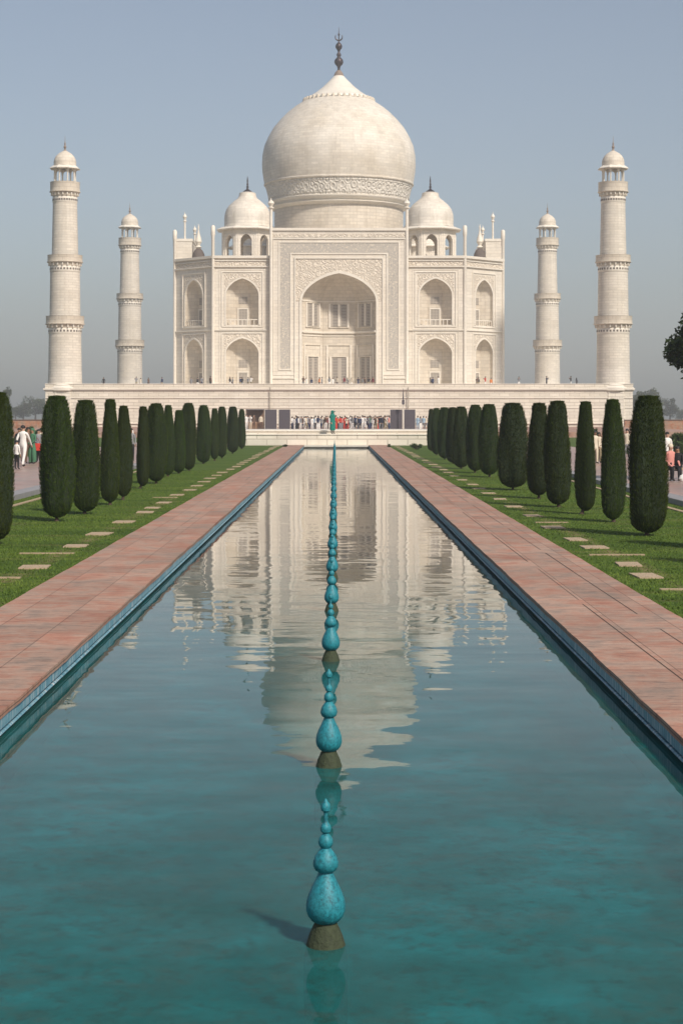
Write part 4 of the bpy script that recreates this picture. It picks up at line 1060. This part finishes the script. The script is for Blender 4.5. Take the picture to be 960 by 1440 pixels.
# ------------------------------------------------------------------ people
def skin_body(joints, edges, root=0, sub=1):
    me = bpy.data.meshes.new('body_src'); me.from_pydata([j[0] for j in joints], edges, [])
    o = bpy.data.objects.new('body_src', me); COL.objects.link(o)
    sk = o.modifiers.new('skin', 'SKIN'); sk.use_smooth_shade = True
    for i, (c, r) in enumerate(joints):
        v = me.skin_vertices[0].data[i]; v.radius = r if isinstance(r, tuple) else (r, r); v.use_root = (i == root)
    sb = o.modifiers.new('sub', 'SUBSURF'); sb.levels = sub; sb.render_levels = sub
    dg = bpy.context.evaluated_depsgraph_get(); ev = o.evaluated_get(dg)
    out = bpy.data.meshes.new_from_object(ev); bpy.data.objects.remove(o)
    return out
def person_meshes(pose):
    """returns (body mesh, hair mesh); material slots: skin, top, legs, shoes"""
    zo = 0.0; ph = 0.90
    J = []; E = []
    def j(c, r, p=None):
        J.append((c, r)); i = len(J) - 1
        if p is not None: E.append((p, i))
        return i
    pel = j((0, 0, ph), (0.15, 0.105)); wai = j((0, 0, 1.08), (0.135, 0.095), pel); che = j((0, 0, 1.28), (0.16, 0.11), wai); sho = j((0, 0.01, 1.41), (0.12, 0.08), che)
    nk = j((0, 0, 1.49), 0.05, sho); h1 = j((0, -0.01, 1.57), (0.072, 0.085), nk); h2 = j((0, -0.005, 1.655), (0.078, 0.092), h1); h3 = j((0, 0, 1.70), (0.05, 0.06), h2)
    nose = j((0, -0.105, 1.60), 0.014, h1)
    for s in (-1, 1):
        sh = j((s * 0.165, 0.01, 1.385), 0.06, sho)
        if pose == 'stand':   el, wr, hd = (s*0.215, 0.02, 1.12), (s*0.215, -0.05, 0.88), (s*0.205, -0.08, 0.79)
        elif pose == 'walk':  el, wr, hd = (s*0.21, s*0.12, 1.13), (s*0.215, s*0.16 - 0.10, 0.92), (s*0.21, s*0.18 - 0.16, 0.84)
        elif pose == 'photo': el, wr, hd = (s*0.25, -0.10, 1.22), (s*0.12, -0.28, 1.42), (s*0.06, -0.30, 1.50)
        elif pose == 'woman': el, wr, hd = (s*0.20, -0.02, 1.14), (s*0.12, -0.16, 1.02), (s*0.05, -0.18, 1.00)
        else:                 el, wr, hd = (s*0.22, -0.10, 1.14), (s*0.17, -0.30, 0.98), (s*0.15, -0.38, 0.96)
        e = j(el, 0.045, sh); w_ = j(wr, 0.032, e); h_ = j(hd, 0.036, w_)
        for q in (-1, 0, 1): j((hd[0] + q * 0.022, hd[1] - 0.015, hd[2] - 0.055 + 0.01 * abs(q)), 0.011, h_)
        j((hd[0] - s * 0.045, hd[1] - 0.02, hd[2] - 0.02), 0.012, h_)
        if pose == 'sit':     hp, kn, an, to = (s*0.10, -0.02, 0.88), (s*0.13, -0.42, 0.90), (s*0.14, -0.42, 0.50), (s*0.15, -0.57, 0.46)
        elif pose == 'walk':  hp, kn, an, to = (s*0.09, -s*0.02, 0.84), (s*0.10, -s*0.14 - 0.03, 0.47), (s*0.10, -s*0.24 + 0.03, 0.09), (s*0.11, -s*0.24 - 0.12, 0.03)
        else:                 hp, kn, an, to = (s*0.09, 0, 0.84), (s*0.105, -0.01, 0.48), (s*0.11, 0.01, 0.08), (s*0.125, -0.13, 0.035)
        if pose == 'woman' : kr, ar = (0.13, 0.12), (0.115, 0.10)
        else: kr, ar = 0.062, 0.042
        a = j(hp, 0.098, pel); b = j(kn, kr, a); c = j(an, ar, b); j(to, 0.035, c)
    me = skin_body(J, E, 0, 1)
    me.materials.clear()
    for q in range(4): me.materials.append(M['bark'])
    zoff = -0.44 if pose == 'sit' else 0.0
    bm = bmesh.new(); bm.from_mesh(me)
    for f in bm.faces:
        c = f.calc_center_median(); x, y, z = abs(c.x), c.y, c.z
        mi = 1
        if z > 1.47: mi = 0
        elif pose == 'sit':
            if z < 0.53: mi = 3
            elif z < 0.96 and not (x > 0.12 and y < -0.25 and z > 0.945): mi = 2
        elif z < 0.10: mi = 3
        elif z < 0.90 and x < 0.17 + (0.06 if pose == 'woman' else 0): mi = 2
        if pose in ('stand', 'walk') and x > 0.165 and z < 0.89: mi = 0
        if pose == 'photo' and y < -0.2 and z > 1.33 and x < 0.2: mi = 0
        f.material_index = mi; f.smooth = True
    for v in bm.verts: v.co.z += zoff
    bm.to_mesh(me); bm.free()
    # hair: cap around the skull
    m = MB(); c = (0, 0.012, 1.635 + zoff)
    for i in range(7):
        t0 = PI * 0.5 * i / 7
    prof = [(0.092 * math.cos(a), 0.098 * math.sin(a)) for a in [R(-15 + 105 * i / 8) for i in range(9)]]
    m.lathe(prof, 14, (0, 0.014, 1.64 + zoff), 0, 0, 1.0, 1.0, 1.16)
    if pose == 'woman': m.lathe([(0.05, -0.30), (0.09, -0.2), (0.085, -0.02), (0.06, 0.02)], 10, (0, 0.06, 1.64), 0, 0, 1.0, 0.9, 0.6)
    hair = m.build('hair', [M['bark']], None, True); hm = hair.data; bpy.data.objects.remove(hair)
    return me, hm
PM = {}
for pose in ('stand', 'walk', 'photo', 'woman', 'sit'):
    PM[pose] = person_meshes(pose)
CLOTH = {'white': (0.72, 0.70, 0.66), 'cream': (0.62, 0.54, 0.42), 'black': (0.02, 0.02, 0.022), 'grey': (0.22, 0.22, 0.23), 'navy': (0.03, 0.04, 0.085), 'red': (0.50, 0.045, 0.03), 'orange': (0.62, 0.20, 0.05),
         'pink': (0.60, 0.26, 0.22), 'pale blue': (0.30, 0.42, 0.52), 'blue': (0.06, 0.13, 0.30), 'khaki': (0.30, 0.25, 0.16), 'brown': (0.13, 0.08, 0.055), 'green': (0.06, 0.16, 0.09), 'teal': (0.015, 0.17, 0.13), 'maroon': (0.17, 0.03, 0.035), 'yellow': (0.58, 0.42, 0.10)}
CM = {k: simple('cloth_' + k.replace(' ', '_'), c, 0.85, 0.15, 8, spec=0.2) for k, c in CLOTH.items()}
SK = [simple('skin', c, 0.6, 0.1, 5) for c in ((0.30, 0.165, 0.10), (0.20, 0.105, 0.06), (0.46, 0.28, 0.20))]
HR = simple('hair', (0.012, 0.010, 0.009), 0.6, 0.3)
SHOE = simple('shoes', (0.03, 0.025, 0.022), 0.6)
prnd = random.Random(12)
def person(x, y, z, rz, pose, top, legs, label, group=None, h=None, hair=True):
    bme, hme = PM[pose]
    t = empty('person', (x, y, z), rz); h = h or prnd.uniform(0.93, 1.04); t.scale = (h * prnd.uniform(1, 1.08), h * 1.05, h)
    tag(t, label, 'person', group)
    o = bpy.data.objects.new('body', bme); COL.objects.link(o); o.parent = t
    mats = [prnd.choice(SK), CM[top], CM[legs], SHOE]
    for i, mm in enumerate(mats): o.material_slots[i].link = 'OBJECT'; o.material_slots[i].material = mm
    hh = bpy.data.objects.new('hair', hme); COL.objects.link(hh); hh.parent = t
    hh.material_slots[0].link = 'OBJECT'; hh.material_slots[0].material = HR if hair is True else CM[hair]
    return t
# crowd on the terrace
crowd = []
tops = 'white white cream navy white grey brown white cream grey maroon grey white pale_blue white navy white grey cream black brown maroon white'.split()
xs = list(np.linspace(411, 463, 23))
crowd += list(zip(xs, tops))
tops2 = 'red orange red orange pink red cream red maroon white grey cream navy grey black navy white grey white navy grey green grey white brown cream red black navy black brown cream white pink'.split()
xs2 = list(np.linspace(473, 547, 34)); crowd += list(zip(xs2, tops2))
crowd = [(x + prnd.uniform(-.8, .8), c.replace('_', ' ')) for x, c in crowd]
crowd.sort()
legs_of = {'white': 'white', 'cream': 'khaki', 'navy': 'black', 'grey': 'navy', 'brown': 'khaki', 'maroon': 'black', 'pale blue': 'grey', 'black': 'grey', 'red': 'red', 'orange': 'orange', 'pink': 'cream', 'green': 'brown'}
for i, (x, c) in enumerate(crowd):
    D = prnd.uniform(206, 226); lg = legs_of[c] if prnd.random() < 0.6 else prnd.choice(['black', 'navy', 'white', 'grey'])
    pose = 'woman' if c in ('red', 'orange', 'pink') or prnd.random() < .2 else prnd.choice(['stand', 'stand', 'walk', 'photo'])
    person((x - X0) * D / F, D, 0.62, prnd.uniform(-1.6, 1.6) + (PI if prnd.random() < .4 else 0), pose, c, lg,
           'tourist in %s top, %s from the left in the crowd before the platform' % (c, ordinal(i + 1) if i < 59 else 'last'), 'crowd on the terrace', h=prnd.uniform(0.9, 1.05))
for i, (x, c, lg, pose) in enumerate([(587, 'pale blue', 'pale blue', 'stand'), (591, 'grey', 'white', 'woman'), (595, 'pale blue', 'grey', 'stand'), (599, 'cream', 'grey', 'walk'), (602.5, 'grey', 'navy', 'stand')]):
    D = 216 + i; person((x - X0) * D / F, D, 0.62, prnd.uniform(-1, 1), pose, c, lg, 'tourist in %s right of the dark screens, %s from the screens' % (c, ordinal(i + 1)), 'tourists right of the screens')
for i, (x, c, lg, pose, D) in enumerate([(346.5, 'white', 'white', 'stand', 218), (352, 'white', 'cream', 'photo', 219), (367, 'cream', 'brown', 'stand', 220), (357, 'brown', 'brown', 'stand', 221.5)]):
    person((x - X0) * D / F, D, 0.62, prnd.uniform(-1, 1), pose, c, lg, 'person in %s clothes at the brown stall, %s from the left' % (c, ordinal(i + 1)), 'people at the brown stall', h=1.12)
# the figure in a teal wrap on the ledge: a body with a long robe and headscarf
D = 140.0; tx = (467.5 - X0) * D / F
tf = person(tx, D, 0.90, 0.9, 'stand', 'teal', 'black', 'person wrapped in a long teal robe and headscarf on the white ledge', None, 1.07, 'teal')
m = MB(); m.lathe([(0.17, 0.28), (0.20, 0.45), (0.19, 0.8), (0.17, 1.05), (0.205, 1.3), (0.20, 1.40), (0.10, 1.50), (0.11, 1.56)], 16, (0, 0, 0), 0, 0, 1, 1.25, 0.85); m.build('robe', CM['teal'], tf, True)
m = MB(); m.lathe([(0.16, 1.42), (0.135, 1.5), (0.118, 1.62), (0.112, 1.70), (0.08, 1.76), (0.0, 1.785)], 14, (0, 0.015, 0)); m.box(-0.07, 0.07, -0.2, -0.1, 1.66, 1.72); m.build('headscarf', CM['teal'], tf, True)
# people on the platform deck behind the parapet
deck = [(146, 'black'), (192, 'grey'), (198, 'cream'), (209, 'brown'), (228, 'navy'), (269, 'grey'), (278, 'black'), (284, 'grey'), (296, 'brown'), (323.5, 'black'), (327, 'grey'), (338, 'navy'), (340.5, 'black'), (349, 'grey'), (353, 'white'),
        (426.5, 'brown'), (430.5, 'white'), (438, 'navy'), (449, 'orange'), (452.5, 'grey'), (463, 'grey'), (468, 'white'), (474, 'cream'), (484, 'maroon'), (488.5, 'grey'), (494, 'cream'), (503.5, 'navy'), (509.5, 'grey'), (513, 'brown'), (518, 'black'), (524, 'maroon'),
        (605, 'black'), (608, 'navy'), (616, 'white'), (670, 'brown'), (672.5, 'black'), (682, 'red'), (690, 'orange'), (729, 'grey'), (768, 'navy'), (802, 'black'), (810, 'grey')]
for i, (x, c) in enumerate(deck):
    D = prnd.uniform(281.5, 291) if x < 248 or x > 708 or prnd.random() < .7 else prnd.uniform(286, 294)
    person((x - X0) * D / F, D, 6.995, prnd.uniform(-3, 3), prnd.choice(['stand', 'walk', 'woman', 'photo']), c, prnd.choice(['black', 'navy', 'grey', 'khaki', 'white']),
           'visitor in %s on the platform deck, %s from the left behind its parapet' % (c, ordinal(i + 1)), 'visitors on the platform deck', h=prnd.uniform(.95, 1.08))
# small people in the raised niches
# people on the side paths
def side_person(x, yfeet, pose, top, legs, label, rz=0.0, h=1.0, grp='tourists on the left path', hair=True):
    D = F * (HC - 0.125) / (yfeet - HY); return person((x - X0) * D / F, D, 0.123, rz, pose, top, legs, label, grp, h * 0.94, hair)
side_person(33, 656, 'walk', 'white', 'white', 'man in loose white shirt and white cloth walking away on the left path', PI - .3, 1.12)
side_person(24, 660, 'stand', 'white', 'black', 'short person in white at the edge of the nearest left cypress', 2.6, 0.75)
side_person(27.5, 650, 'stand', 'black', 'brown', 'person in black behind the man in loose white clothes', 0.4, 1.02)
side_person(40, 652, 'stand', 'brown', 'brown', 'person in brown at the right shoulder of the man in white', 0.8, 1.05)
side_person(46, 652, 'woman', 'green', 'green', 'woman in dark green between the man in white and the red bag', -0.6, 1.02, hair='green')
side_person(54.5, 650, 'woman', 'grey', 'black', 'person in grey with a red bag beside the second cypress', 0.3, 0.98)
side_person(58.5, 648, 'stand', 'cream', 'maroon', 'person in cream half hidden behind the second left cypress', 1.0, 1.0)
side_person(183, 633, 'stand', 'white', 'white', 'person in white seen between the fourth and sixth left cypresses', 0.2, 1.0)
side_person(184.5, 648, 'stand', 'grey', 'black', 'person in grey seen low in the gap between left cypresses', 0.2, 1.0)
# red bag held in the hand of the woman in grey
D = F * (HC - 0.125) / (650 - HY); m = MB(); bx_, by_ = (54.2 - X0) * D / F, D - 0.35
m.box(-0.16, 0.16, -0.07, 0.07, 0.0, 0.36); bag = m.build('shoulder_bag', CM['red'], None, loc=(bx_, by_, 0.68)); bv = bag.modifiers.new('bevel', 'BEVEL'); bv.width = 0.03; bv.segments = 2
m = MB(); pts = [(0.12 * math.cos(a), 0.36 + 0.24 * math.sin(a)) for a in [PI * i / 8 for i in range(9)]]
for a, b in zip(pts, pts[1:]): m.tube((a[0], 0, a[1]), (b[0], 0, b[1]), 0.012, None, 6)
m.build('strap', CM['maroon'], bag); tag(bag, 'bright red bag carried in front of the person in grey', 'bag')
# right side group
G = 'tourists on the right path'
D = F * (HC - 0.125) / (676 - HY)
bt = empty('stone_bench', ((951 - X0) * D / F, D + 0.05, 0.122)); tag(bt, 'low pale stone bench under the seated tourists at the right edge', 'bench')
m = MB(); m.box(-0.55, 0.75, -0.2, 0.25, 0.38, 0.455); m.build('seat', M['slab'], bt)
for q in (-0.42, 0.6):
    m = MB(); m.box(q - 0.06, q + 0.06, -0.16, 0.2, 0, 0.378); m.build('leg', M['slab'], bt)
person((942.5 - X0) * D / F, D + 0.06, 0.135, 0.3, 'sit', 'pink', 'black', 'seated tourist in pink top, dark trousers and a cream hat at the right', G, 0.98, 'cream')
person((952.5 - X0) * D / F, D + 0.06, 0.135, -0.4, 'sit', 'black', 'black', 'seated tourist in black beside the one in pink', G, 0.92)
m = MB(); m.lathe([(0.02, 0), (0.14, 0.01), (0.17, 0.09), (0.13, 0.19), (0.06, 0.235), (0.03, 0.27), (0.05, 0.29)], 16, (0, 0, 0), 0, 0, 1, 1.15, 0.8)
sb = m.build('carrier_bag', CM['white'], None, True, loc=((957.5 - X0) * D / F, D - 0.45, 0.123)); tag(sb, 'white bag on the paving beside the seated tourists', 'bag')
m = MB(); m.tube((-.05, 0, .27), (0, 0, .36), .008); m.tube((.05, 0, .27), (0, 0, .36), .008); m.build('handle', CM['white'], sb)
side_person(836, 652, 'stand', 'cream', 'cream', 'tourist in cream between the third and second right cypresses', 0.3, 0.95, G)
side_person(841.5, 651, 'woman', 'cream', 'khaki', 'tourist in cream and khaki close to the second right cypress', -0.3, 0.9, G)
side_person(881, 648, 'stand', 'cream', 'grey', 'tourist in cream between the two nearest right cypresses', -0.3, 0.98, G)
side_person(937.5, 663, 'stand', 'white', 'navy', 'person in white just right of the widest cypress', 0.3, 0.98, G)

# ------------------------------------------------------------------ haze
nt = NT('haze_air')
pv = nt.n('ShaderNodeVolumePrincipled'); pv.inputs['Color'].default_value = (0.86, 0.88, 0.93, 1); pv.inputs['Density'].default_value = 0.0006; pv.inputs['Anisotropy'].default_value = 0.3
nt.l(pv.outputs[0], nt.out.inputs['Volume'])
m = MB(); m.box(-1600, 1600, -300, 1600, -2.0, 84.0); hz = m.build('haze', nt.mat); tag(hz, 'thin pale haze hanging over the whole garden', 'haze', kind='stuff')
